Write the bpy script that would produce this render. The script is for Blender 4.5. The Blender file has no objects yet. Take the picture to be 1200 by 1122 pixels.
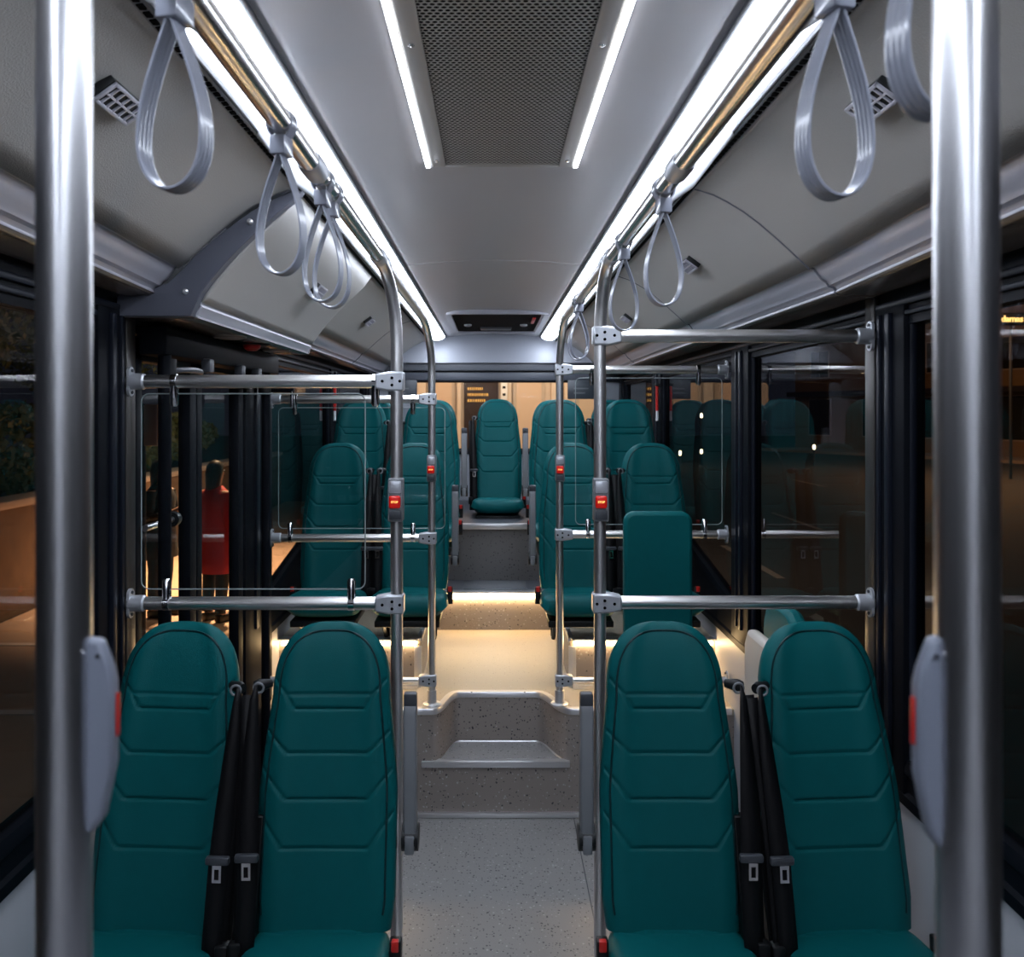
import bpy, bmesh, math, random
from mathutils import Vector, Matrix
random.seed(7)
S = bpy.context.scene
COL = S.collection
PI = math.pi

# ------------------------------------------------------------------ camera, world, exposure
H = 2.0                      # eye height above the low floor; +Y runs to the back of the bus
cd = bpy.data.cameras.new('camera'); cam = bpy.data.objects.new('camera', cd); COL.objects.link(cam)
cam.location = (0, 0, H); cam.rotation_euler = (PI/2, 0, 0)
cd.sensor_width = 36; cd.lens = 30.0
cd.shift_x = (600-577)/1200; cd.shift_y = (485-561)/1200
cd.clip_start = .05; cd.clip_end = 400
cd.dof.use_dof = True; cd.dof.focus_distance = 2.9; cd.dof.aperture_fstop = 7.0
S.camera = cam
w = bpy.data.worlds.new('world'); S.world = w; w.use_nodes = True
bg = w.node_tree.nodes['Background']; bg.inputs[0].default_value = (.012, .014, .022, 1); bg.inputs[1].default_value = .35
S.view_settings.view_transform = 'Standard'; S.view_settings.look = 'None'
S.view_settings.exposure = 1.0; S.view_settings.gamma = 1; S.view_settings.use_curve_mapping = False
try:
    S.cycles.use_denoising = True; S.cycles.max_bounces = 8; S.cycles.transparent_max_bounces = 24
    S.cycles.sample_clamp_indirect = 6
except Exception: pass

STRIP_E = 9.0      # cool ceiling light strips
AC_E = 3.0
WARM_E = 16.5      # warm step edge strips

def area_light(name, loc, rot, size, sy, energy, col):
    l = bpy.data.lights.new(name, 'AREA'); l.shape = 'RECTANGLE'; l.size = size; l.size_y = sy
    l.energy = energy; l.color = col
    o = bpy.data.objects.new(name, l); COL.objects.link(o); o.location = loc; o.rotation_euler = rot
    return o
# street lamps' light outside: pavement by the door, building behind the bus, far side of the street
sl = bpy.data.lights.new('street_lamp_light', 'SPOT'); sl.energy = 3200; sl.color = (1, .62, .36); sl.spot_size = math.radians(80); sl.spot_blend = .7; sl.shadow_soft_size = .25
so = bpy.data.objects.new('street_lamp_light', sl); COL.objects.link(so); so.location = (-3.2, 12.2, 5.0); so.rotation_euler = (math.radians(-4), math.radians(-6), 0)
area_light('facade_lamp_light', (0.5, 11.5, 4.8), (math.radians(50), 0, 0), 4.0, .8, 150, (1, .80, .60))
area_light('far_lamp_light', (17, 30, 8), (0, math.radians(-30), 0), 3, 3, 650, (1, .55, .25))

# ------------------------------------------------------------------ materials
MATS = {}
def mat(name, col, rough=.5, metal=0, emit=None, estr=0, bump=0, bscale=200, var=0, vscale=8, coat=0, spec=None, trans=None):
    if name in MATS: return MATS[name]
    m = bpy.data.materials.new(name); m.use_nodes = True; MATS[name] = m
    nt = m.node_tree; p = nt.nodes['Principled BSDF']
    p.inputs['Base Color'].default_value = (*col, 1); p.inputs['Roughness'].default_value = rough
    p.inputs['Metallic'].default_value = metal
    if coat: p.inputs['Coat Weight'].default_value = coat
    if spec is not None: p.inputs['Specular IOR Level'].default_value = spec
    if emit: p.inputs['Emission Color'].default_value = (*emit, 1); p.inputs['Emission Strength'].default_value = estr
    tc = nt.nodes.new('ShaderNodeTexCoord')
    if var:
        n = nt.nodes.new('ShaderNodeTexNoise'); n.inputs['Scale'].default_value = vscale; n.inputs['Detail'].default_value = 4
        nt.links.new(tc.outputs['Object'], n.inputs['Vector'])
        r = nt.nodes.new('ShaderNodeMapRange'); r.inputs[3].default_value = 1-var; r.inputs[4].default_value = 1+var
        nt.links.new(n.outputs[0], r.inputs[0])
        mx = nt.nodes.new('ShaderNodeMix'); mx.data_type = 'RGBA'; mx.blend_type = 'MULTIPLY'; mx.inputs[0].default_value = 1
        mx.inputs[6].default_value = (*col, 1); nt.links.new(r.outputs[0], mx.inputs[7]); nt.links.new(mx.outputs[2], p.inputs['Base Color'])
    if bump:
        n = nt.nodes.new('ShaderNodeTexNoise'); n.inputs['Scale'].default_value = bscale; n.inputs['Detail'].default_value = 3
        nt.links.new(tc.outputs['Object'], n.inputs['Vector'])
        b = nt.nodes.new('ShaderNodeBump'); b.inputs['Strength'].default_value = bump; b.inputs['Distance'].default_value = .002
        nt.links.new(n.outputs[0], b.inputs['Height']); nt.links.new(b.outputs[0], p.inputs['Normal'])
    return m

def speckled(name, base, dark, light, rough=.45, scale=55, thr=.17):
    m = bpy.data.materials.new(name); m.use_nodes = True; nt = m.node_tree; p = nt.nodes['Principled BSDF']
    p.inputs['Roughness'].default_value = rough
    tc = nt.nodes.new('ShaderNodeTexCoord')
    v = nt.nodes.new('ShaderNodeTexVoronoi'); v.inputs['Scale'].default_value = scale
    nz = nt.nodes.new('ShaderNodeTexNoise'); nz.inputs['Scale'].default_value = 90
    ad = nt.nodes.new('ShaderNodeVectorMath'); ad.operation = 'MULTIPLY_ADD'; ad.inputs[1].default_value = (.012,)*3
    nt.links.new(tc.outputs['Object'], nz.inputs['Vector']); nt.links.new(nz.outputs['Color'], ad.inputs[0]); nt.links.new(tc.outputs['Object'], ad.inputs[2])
    nt.links.new(ad.outputs[0], v.inputs['Vector'])
    sep = nt.nodes.new('ShaderNodeSeparateColor'); nt.links.new(v.outputs['Color'], sep.inputs[0])
    th = nt.nodes.new('ShaderNodeMath'); th.operation = 'MULTIPLY'; th.inputs[1].default_value = thr*1.6; nt.links.new(sep.outputs[0], th.inputs[0])
    lt = nt.nodes.new('ShaderNodeMath'); lt.operation = 'LESS_THAN'; nt.links.new(v.outputs['Distance'], lt.inputs[0]); nt.links.new(th.outputs[0], lt.inputs[1])
    gt = nt.nodes.new('ShaderNodeMath'); gt.operation = 'GREATER_THAN'; gt.inputs[1].default_value = .72; nt.links.new(sep.outputs[1], gt.inputs[0])
    c = nt.nodes.new('ShaderNodeMix'); c.data_type = 'RGBA'; c.inputs[6].default_value = (*dark, 1); c.inputs[7].default_value = (*light, 1)
    nt.links.new(gt.outputs[0], c.inputs[0])
    m2 = nt.nodes.new('ShaderNodeMix'); m2.data_type = 'RGBA'; m2.inputs[6].default_value = (*base, 1)
    nt.links.new(lt.outputs[0], m2.inputs[0]); nt.links.new(c.outputs[2], m2.inputs[7]); nt.links.new(m2.outputs[2], p.inputs['Base Color'])
    return m

def glass(name, tint, refl=1.45, rough=0.0):
    m = bpy.data.materials.new(name); m.use_nodes = True; nt = m.node_tree
    for n in list(nt.nodes): nt.nodes.remove(n)
    out = nt.nodes.new('ShaderNodeOutputMaterial'); mx = nt.nodes.new('ShaderNodeMixShader')
    tr = nt.nodes.new('ShaderNodeBsdfTransparent'); tr.inputs[0].default_value = (*tint, 1)
    gl = nt.nodes.new('ShaderNodeBsdfGlossy'); gl.inputs['Roughness'].default_value = rough
    fr = nt.nodes.new('ShaderNodeFresnel'); fr.inputs[0].default_value = refl
    ge = nt.nodes.new('ShaderNodeNewGeometry'); iv = nt.nodes.new('ShaderNodeMath'); iv.operation = 'SUBTRACT'; iv.inputs[0].default_value = 1
    ml = nt.nodes.new('ShaderNodeMath'); ml.operation = 'MULTIPLY'
    nt.links.new(ge.outputs['Backfacing'], iv.inputs[1]); nt.links.new(iv.outputs[0], ml.inputs[1]); nt.links.new(fr.outputs[0], ml.inputs[0])
    nt.links.new(ml.outputs[0], mx.inputs[0]); nt.links.new(tr.outputs[0], mx.inputs[1]); nt.links.new(gl.outputs[0], mx.inputs[2])
    nt.links.new(mx.outputs[0], out.inputs[0]); return m

def brushed(name, col, rough=.22):
    m = mat(name, col, rough, 1); nt = m.node_tree; p = nt.nodes['Principled BSDF']
    tc = nt.nodes.new('ShaderNodeTexCoord'); mp = nt.nodes.new('ShaderNodeMapping'); mp.inputs['Scale'].default_value = (90, 90, 2.5)
    n = nt.nodes.new('ShaderNodeTexNoise'); n.inputs['Scale'].default_value = 1
    r = nt.nodes.new('ShaderNodeMapRange'); r.inputs[3].default_value = rough*.97; r.inputs[4].default_value = rough*1.03
    nt.links.new(tc.outputs['Object'], mp.inputs[0]); nt.links.new(mp.outputs[0], n.inputs[0]); nt.links.new(n.outputs[0], r.inputs[0]); nt.links.new(r.outputs[0], p.inputs['Roughness'])
    return m

M_teal = mat('teal_leather', (.0008, .090, .096), .46, bump=.25, bscale=420, var=.06, vscale=30, spec=.14)
M_piping = mat('teal_piping', (.0005, .022, .026), .4, spec=.35)
M_shellgrey = mat('seat_shell', (.05, .055, .06), .5, bump=.1, bscale=300)
M_black = mat('black_plastic', (.007, .008, .009), .4, bump=.05, spec=.3)
M_blackgloss = mat('black_gloss', (.006, .008, .014), .38, spec=.14)
M_frame = mat('black_frame', (.0035, .0045, .007), .5, var=.1, spec=.06)
M_web = mat('belt_webbing', (.005, .005, .006), .45, bump=.4, bscale=900, spec=.2)
M_greypl = mat('grey_plastic', (.19, .21, .265), .42, bump=.05)
M_armrest = mat('armrest_grey', (.17, .18, .195), .42)
M_darkgrey = mat('dark_grey_plastic', (.045, .05, .06), .4)
M_steel = brushed('brushed_steel', (.74, .73, .72), .20)
M_bar = brushed('bar_steel', (.80, .79, .78), .30)
M_pole = brushed('pole_steel', (.80, .79, .79), .36)
M_steelrough = brushed('worn_steel', (.62, .62, .64), .30)
M_alu = mat('aluminium_trim', (.74, .74, .76), .33, .8)
M_clamp = mat('cast_clamp', (.50, .52, .56), .38, .55)
M_chrome = mat('chrome', (.8, .8, .82), .08, 1)
M_strap = mat('strap_vinyl', (.27, .285, .34), .20, coat=.3)
M_ceiling = mat('ceiling_laminate', (.44, .435, .46), .33, var=.02, vscale=3)
M_duct = mat('duct_vinyl', (.32, .31, .295), .5, bump=.55, bscale=260, var=.03, vscale=2)
M_ducttrim = mat('duct_trim', (.33, .33, .375), .28)
M_under = mat('duct_underside', (.075, .06, .052), .24)
M_white = mat('white_moulding', (.75, .77, .80), .35)
M_wall = mat('wall_panel', (.45, .46, .50), .45, bump=.1)
M_cream = mat('cream_shell', (.55, .50, .44), .4)
M_acframe = mat('grille_paint', (.32, .31, .295), .42)
M_dark = mat('dark_void', (.002, .002, .002), .9, spec=.05)
M_rearpanel = mat('rear_panel', (.34, .36, .41), .42)
M_band = mat('rear_band', (.12, .13, .15), .4)
M_bracket = mat('bracket_grey', (.085, .09, .115), .38, bump=.1)
M_red = mat('red_button', (.62, .012, .008), .25, emit=(1, .02, .01), estr=.06)
M_yellow = mat('button_text', (1, .75, .2), .4, emit=(1, .6, .15), estr=.5)
M_redp = mat('red_plastic', (.55, .02, .015), .3)
M_strip = mat('light_diffuser', (.9, .9, .9), .5, emit=(.80, .87, 1), estr=STRIP_E)
M_acstrip = mat('grille_light', (.9, .9, .9), .5, emit=(.90, .93, 1), estr=AC_E)
M_warm = mat('warm_step_light', (.9, .8, .6), .5, emit=(1, .67, .33), estr=WARM_E)
M_floor = speckled('floor_vinyl_grey', (.235, .23, .228), (.06, .06, .065), (.36, .36, .36), .38, 80, .24)
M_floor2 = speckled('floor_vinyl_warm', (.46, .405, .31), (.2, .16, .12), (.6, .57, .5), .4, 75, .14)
M_riser = speckled('riser_vinyl', (.27, .235, .215), (.03, .03, .035), (.45, .44, .43), .42, 72, .22)
M_riserdark = speckled('rear_riser_vinyl', (.17, .165, .165), (.04, .04, .045), (.22, .22, .22), .4, 60, .2)
G_win = glass('window_glass', (.70, .68, .68), 1.42)
G_clear = glass('clear_panel_glass', (.93, .95, .95), 1.38)
G_edge = mat('glass_edge', (.28, .32, .32), .25, spec=.5)

# ------------------------------------------------------------------ helpers
def tag(o, label=None, cat=None, group=None, kind=None):
    if label: o['label'] = label
    if cat: o['category'] = cat
    if group: o['group'] = group
    if kind: o['kind'] = kind
    return o

def empty(name, loc=(0, 0, 0), label=None, cat=None, group=None, kind=None, rz=0):
    o = bpy.data.objects.new(name, None); COL.objects.link(o); o.location = loc; o.rotation_euler = (0, 0, rz)
    o.empty_display_size = .1
    return tag(o, label, cat, group, kind)

class MB:
    def __init__(s): s.bm = bmesh.new()
    def face(s, pts):
        vs = [s.bm.verts.new(p) for p in pts]; return s.bm.faces.new(vs)
    def box(s, x0, x1, y0, y1, z0, z1, bev=0, seg=2):
        b2 = bmesh.new(); r = bmesh.ops.create_cube(b2, size=1)
        for v in b2.verts:
            v.co = Vector(((x0+x1)/2+v.co.x*(x1-x0), (y0+y1)/2+v.co.y*(y1-y0), (z0+z1)/2+v.co.z*(z1-z0)))
        if bev: bmesh.ops.bevel(b2, geom=b2.edges[:], offset=bev, segments=seg, affect='EDGES', profile=.5)
        s.add(b2); return s
    def add(s, b2, M=None):
        me = bpy.data.meshes.new('t'); b2.to_mesh(me); b2.free()
        if M: me.transform(M)
        s.bm.from_mesh(me); bpy.data.meshes.remove(me)
    def tube(s, path, r, n=14, cap=True, flat=None):
        path = [Vector(p) for p in path]; rs = r if isinstance(r, (list, tuple)) else [r]*len(path)
        T = []
        for i in range(len(path)):
            a = path[max(i-1, 0)]; b = path[min(i+1, len(path)-1)]; T.append((b-a).normalized())
        up = Vector((0, 0, 1)) if abs(T[0].z) < .9 else Vector((1, 0, 0))
        N = (up - T[0]*up.dot(T[0])).normalized(); rings = []
        for i, p in enumerate(path):
            if i: 
                q = T[i-1].rotation_difference(T[i]); N = (q @ N); N = (N-T[i]*N.dot(T[i])).normalized()
            B = T[i].cross(N)
            rings.append([s.bm.verts.new(p+N*math.cos(a)*rs[i]+B*math.sin(a)*rs[i]*(flat or 1)) for a in [2*PI*k/n for k in range(n)]])
        for a, b in zip(rings, rings[1:]):
            for k in range(n): s.bm.faces.new((a[k], a[(k+1) % n], b[(k+1) % n], b[k]))
        if cap: s.bm.faces.new(rings[0][::-1]); s.bm.faces.new(rings[-1])
        return s
    def prism(s, poly, axis, a, b):
        """polygon in the two other axes extruded from a to b along axis"""
        def P(u, v, t): return {'x': (t, u, v), 'y': (u, t, v), 'z': (u, v, t)}[axis]
        A = [s.bm.verts.new(P(u, v, a)) for u, v in poly]; B = [s.bm.verts.new(P(u, v, b)) for u, v in poly]
        n = len(poly)
        for i in range(n): s.bm.faces.new((A[i], A[(i+1) % n], B[(i+1) % n], B[i]))
        s.bm.faces.new(A[::-1]); s.bm.faces.new(B); return s
    def loft(s, secs, close=False):
        R = [[s.bm.verts.new(p) for p in sec] for sec in secs]
        for a, b in zip(R, R[1:]):
            n = len(a)
            for i in range(n if close else n-1): s.bm.faces.new((a[i], a[(i+1) % n], b[(i+1) % n], b[i]))
        return s, R
    def build(s, name, m, parent=None, ang=35, loc=None, bevel=0, solid=0):
        bmesh.ops.recalc_face_normals(s.bm, faces=s.bm.faces[:])
        me = bpy.data.meshes.new(name); s.bm.to_mesh(me); s.bm.free()
        me.shade_smooth(); me.set_sharp_from_angle(angle=math.radians(ang)); me.materials.append(m)
        o = bpy.data.objects.new(name, me); COL.objects.link(o)
        if parent: o.parent = parent
        if loc: o.location = loc
        if solid: md = o.modifiers.new('solid', 'SOLIDIFY'); md.thickness = solid; md.offset = 0
        if bevel: md = o.modifiers.new('bevel', 'BEVEL'); md.width = bevel; md.segments = 2; md.limit_method = 'ANGLE'
        return o

def copy_tree(o, parent=None):
    c = o.copy(); COL.objects.link(c); c.parent = parent
    for ch in list(o.children): copy_tree(ch, c)
    return c

def bez(p0, p1, p2, p3, n=10):
    p0, p1, p2, p3 = map(Vector, (p0, p1, p2, p3)); out = []
    for i in range(n+1):
        t = i/n; out.append(p0*(1-t)**3+p1*3*t*(1-t)**2+p2*3*t*t*(1-t)+p3*t**3)
    return out

def text_mesh(txt, size, m, name, parent, M, depth=.0006, bold=False):
    c = bpy.data.curves.new('txt', 'FONT'); c.body = txt; c.size = size; c.align_x = 'CENTER'; c.align_y = 'CENTER'; c.extrude = depth; c.resolution_u = 3
    if bold: c.offset = size*.03
    o = bpy.data.objects.new('txt', c); COL.objects.link(o)
    dg = bpy.context.evaluated_depsgraph_get(); me = bpy.data.meshes.new_from_object(o.evaluated_get(dg))
    bpy.data.objects.remove(o); bpy.data.curves.remove(c)
    me.transform(M); me.materials.clear(); me.materials.append(m)
    for p in me.polygons: p.material_index = 0
    q = bpy.data.objects.new(name, me); COL.objects.link(q); q.parent = parent
    return q
FACE_CAM = Matrix.Rotation(PI/2, 4, 'X')      # text in XZ plane, readable from -Y

XL, XR, YF, YB = -1.15, 1.20, -2.6, 8.0
Z2, Z3, Z4 = .53, .78, 1.19
Y_STEP, Y_POD, Y_R2, Y_R3 = 4.24, 4.60, 5.81, 6.25
AXL, AXR = -.40, .43                          # aisle sides between the podiums

# ================================================================== STRUCTURE
fl = MB().box(XL, XR, YF, Y_STEP+.02, -.05, 0).build('floor', M_floor); tag(fl, kind='structure')
MB().box(.40, .404, -2.5, Y_STEP-.01, .0005, .0025).build('floor_seam', M_darkgrey, fl)
# plinths under the front seats
for x0, x1 in ((XL, -.40), (.43, XR)):
    MB().box(x0, x1, 1.75, 2.78, 0, .09, .004).build('seat_plinth', M_floor, fl)
# upper floor with the scooped steps
FXL, FXR = -.30, .40
def scoop(side, y_front, y_back, xf, xb, n=10):
    """S curve from the front plane into the recess"""
    return [tuple(p)[:2] for p in bez((xf, y_front, 0), (xf+(xb-xf)*.55, y_front, 0), (xb-(xb-xf)*.45, y_back, 0), (xb, y_back, 0), n)]
SL = scoop(-1, Y_STEP, 4.50, FXL, -.175); SR = scoop(1, Y_STEP, 4.50, FXR, .225)[::-1]
edge = [(XL, Y_STEP)] + SL + SR + [(XR, Y_STEP)]
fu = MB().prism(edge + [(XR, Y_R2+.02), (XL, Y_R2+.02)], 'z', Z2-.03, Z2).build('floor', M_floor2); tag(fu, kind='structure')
# riser wall following the curve, with a real thickness
b = MB()
def thick_wall(b, pts, z0, z1, t=.012):
    secs = []
    for i, (x, y) in enumerate(pts):
        secs.append([(x, y, z0), (x, y, z1), (x, y+t, z1), (x, y+t, z0)])
    _, R = b.loft(secs, True); b.bm.faces.new(R[0]); b.bm.faces.new(R[-1][::-1])
thick_wall(b, edge, .262, Z2-.03)
b.build('step_riser', M_riser, fu)
MB().box(XL, XR, Y_STEP, Y_STEP+.012, 0, .262).build('step_riser', M_riser, fu)
# aluminium nosing following the edge
def nosing(path, z, name, parent, r=.014):
    b = MB(); secs = []
    for i, (x, y) in enumerate(path):
        a = Vector(path[max(i-1, 0)]); c = Vector(path[min(i+1, len(path)-1)]); t = (c-a).normalized(); n = Vector((t.y, -t.x))
        p = Vector((x, y)); o = p+n*.004; q = p-n*.030
        secs.append([(o.x, o.y, z-.026), (o.x, o.y, z-.002), (o.x-n.x*.004, o.y-n.y*.004, z+.003), (q.x, q.y, z+.003), (q.x, q.y, z+.0004), (o.x-n.x*.002, o.y-n.y*.002, z-.003)])
    _, R = b.loft(secs, True); b.bm.faces.new(R[0]); b.bm.faces.new(R[-1][::-1])
    return b.build(name, M_alu, parent, 50)
nosing([(XL+.01, Y_STEP)] + SL + SR + [(XR-.01, Y_STEP)], Z2, 'step_nosing', fu)
for x in (-.11, .17): MB().tube([(x, 4.488, Z2+.002), (x, 4.488, Z2+.0055)], .005, 10).build('screw', M_chrome, fu)
# lower tread
tr = [(-.345, Y_STEP)] + scoop(-1, Y_STEP+.01, 4.56, -.335, -.20) + scoop(1, Y_STEP+.01, 4.56, .37, .25)[::-1] + [(.385, Y_STEP)]
MB().prism(tr, 'z', .252, .27).build('step_tread', M_floor, fu)
MB().box(-.352, .385, Y_STEP-.012, Y_STEP+.03, .243, .275, .004).build('tread_nosing', M_alu, fu)
nosing(scoop(-1, Y_STEP+.02, 4.50, -.30, -.175) + scoop(1, Y_STEP+.02, 4.50, .385, .225)[::-1], .273, 'tread_edge', fu)
MB().box(-.40, .46, Y_STEP-.028, Y_STEP+.001, .001, .022, .004).build('floor_strip', M_alu, fl)
# podiums both sides
for sx, x0, x1 in ((-1, XL, AXL), (1, AXR, XR)):
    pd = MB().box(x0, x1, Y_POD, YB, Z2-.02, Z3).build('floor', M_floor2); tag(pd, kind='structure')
    xi = AXL if sx < 0 else AXR
    MB().box(x0+.02 if sx < 0 else xi, xi if sx < 0 else x1-.02, Y_POD-.012, Y_POD+.001, Z2+.045, Z3-.03).build('podium_face', M_riser, pd)
    MB().box(min(xi, xi-sx*.012), max(xi, xi-sx*.012), Y_POD-.012, Y_R2, Z2, Z3).build('podium_side', M_riser, pd)
    MB().box(xi-.02, xi+.02, Y_POD-.02, Y_POD+.001, Z2, Z3-.03, .003).build('corner_trim', M_alu, pd)
    MB().box(x0, x1, Y_POD-.055, Y_POD-.012, Z2, Z2+.025, .003).build('base_trim', M_alu, pd)
    MB().box(x0, x1, Y_POD-.03, Y_POD+.03, Z3, Z3+.012, .003).build('podium_nosing', M_alu, pd)
    MB().box(x0+.02 if sx < 0 else xi+.01, xi-.01 if sx < 0 else x1-.02, Y_POD-.034, Y_POD-.010, Z3-.020, Z3-.001).build('step_light', M_warm, pd)
    MB().box(xi-.006 if sx < 0 else xi-.022, xi+.022 if sx < 0 else xi+.006, Y_POD, Y_R2, Z3-.012, Z3+.012, .003).build('side_nosing', M_alu, pd)
    0 and MB().box(xi+.013 if sx < 0 else xi-.021, xi+.021 if sx < 0 else xi-.013, Y_POD+.02, Y_R2-.02, Z3-.022, Z3-.014).build('side_light', M_warm, pd)
# aisle: second step, rear engine box
a3 = MB().box(AXL, AXR, Y_R2, Y_R3+.02, Z2-.02, Z3).build('floor', M_band); tag(a3, kind='structure')
MB().box(AXL+.012, AXR-.012, Y_R2-.012, Y_R2, Z2, Z3-.028).build('step_riser', M_riser, a3)
MB().box(AXL+.012, AXR-.012, Y_R2-.03, Y_R2+.05, Z3-.003, Z3+.010, .003).build('step_nosing', M_alu, a3)
MB().box(AXL+.02, AXR-.02, Y_R2-.040, Y_R2-.012, Z3-.034, Z3-.006).build('step_light', M_warm, a3)
MB().box(-.20, .24, Y_R2+.10, Y_R3-.06, Z3+.0005, Z3+.006, .002).build('hatch_cover', M_armrest, a3)
a4 = MB().box(AXL, AXR, Y_R3, YB, Z3-.02, Z4-.02).build('floor', M_riserdark); tag(a4, kind='structure')
MB().box(AXL, AXR, Y_R3-.02, YB, Z4-.02, Z4, .003).build('deck_plate', M_darkgrey, a4)
MB().box(AXL, AXR, Y_R3-.03, Y_R3+.02, Z4-.035, Z4+.006, .005).build('deck_nosing', M_alu, a4)

# ---- side walls
WS = .88          # top of light panel
def sill(y): return .97 if y < 3.9 else (.97+(y-3.9)*.16 if y < 5.7 else 1.26)
def win_top(): return 2.28
for side, X, s in (('left', XL, -1), ('right', XR, 1)):
    wl = empty('wall_'+side, (X, 0, 0), kind='structure')
    x0, x1 = sorted((0, s*.06))
    spans = [(YF, YB)] if s > 0 else [(YF, 2.69), (4.30, YB)]
    for a, c in spans:
        MB().box(x0, x1, a, c, 0 if a < 3 else 0, WS).build('lower_panel', M_wall, wl)
        # frame band under the glass, with two raised beads
        ys = [a] + [y for y in (3.9, 5.7) if a < y < c] + [c]
        for dz, t, mm in ((0, .0, M_frame), ):
            b = MB(); secs = []
            for y in ys:
                zt = sill(y)+.03; xx = -s*.0
                prof = [(s*.05, WS-.01), (s*.05, zt), (-s*.004, zt), (-s*.012, zt-.02), (-s*.012, zt-.035), (-s*.004, zt-.045), (-s*.004, WS+.03), (-s*.014, WS+.02), (-s*.014, WS-.01)]
                secs.append([(px, y, pz) for px, pz in prof])
            _, R = b.loft(secs, True); b.bm.faces.new(R[0]); b.bm.faces.new(R[-1][::-1])
            b.build('sill_band', M_frame, wl)
    MB().box(x0, x1, YF, YB, win_top()-.02, 2.40).build('header', M_frame, wl)
    MB().box(min(-s*.016, x0), max(-s*.016, x1), YF, YB, 2.315, 2.335, .005).build('header_bead', M_blackgloss, wl)
    MB().box(min(-s*.012, x0), max(-s*.012, x1), YF, YB, 2.285, 2.30, .004).build('header_bead', M_blackgloss, wl)
    MB().box(x0, x1, YF, YB, 2.40, 2.86).build('upper_panel', M_darkgrey, wl)
    posts = [(.0, .3), (2.46, 2.69), (3.96, 4.24) if s > 0 else (3.93, 4.40), (6.02, 6.35), (YB-.3, YB), (YF, YF+.2)]
    for a, c in posts:
        if a == .0: continue
        MB().box(min(-s*.015, s*.05), max(-s*.015, s*.05), a, c, .90 if not (s < 0 and 3.5 < a < 4.1) else 0, 2.32, .006).build('window_post', M_frame, wl)
        MB().box(min(-s*.028, 0), max(-s*.028, 0), a+(c-a)*.30, a+(c-a)*.42, .97, 2.30, .005).build('post_bead', M_blackgloss, wl)
        MB().box(min(-s*.024, 0), max(-s*.024, 0), a+(c-a)*.6, a+(c-a)*.68, .97, 2.30, .004).build('post_bead', M_blackgloss, wl)
    # aluminium edge on the post that carries the cross rails
    MB().box(min(-s*.020, 0), max(-s*.020, 0), 2.64, 2.705, .10 if s < 0 else .9, 2.36, .004).build('post_edge', mat('bronze_edge', (.035, .032, .03), .35, .3), wl)

# windows: frame gasket + pane
def window(n, X, s, y0, y1, fr=.022):
    wn = empty('window_%d' % n, (X, 0, 0), kind='structure')
    z1 = win_top()
    zl = lambda y: sill(y)+.01
    ys = [y0] + [y for y in (3.9, 5.7) if y0 < y < y1] + [y1]
    poly = [(y, zl(y)) for y in ys] + [(y1, z1), (y0, z1)]
    a, c = sorted((s*.018, s*.024))
    MB().prism(poly, 'x', a, c).build('pane', G_win, wn)
    b = MB()
    pl = [(s*.012, y, zl(y)+.008) for y in ys] + [(s*.012, y1-.006, z1-.004), (s*.012, y0+.006, z1-.004), (s*.012, y0, zl(y0)+.008)]
    b.tube(pl, .011, 8, False).build('gasket', M_blackgloss, wn)
    return wn
window(1, XL, -1, YF+.2, 2.46); window(2, XL, -1, 4.40, 6.02); window(3, XL, -1, 6.35, YB-.3)
window(4, XR, 1, YF+.2, 2.46); window(5, XR, 1, 2.69, 3.96); window(6, XR, 1, 4.24, 6.02); window(7, XR, 1, 6.35, YB-.3)

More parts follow.
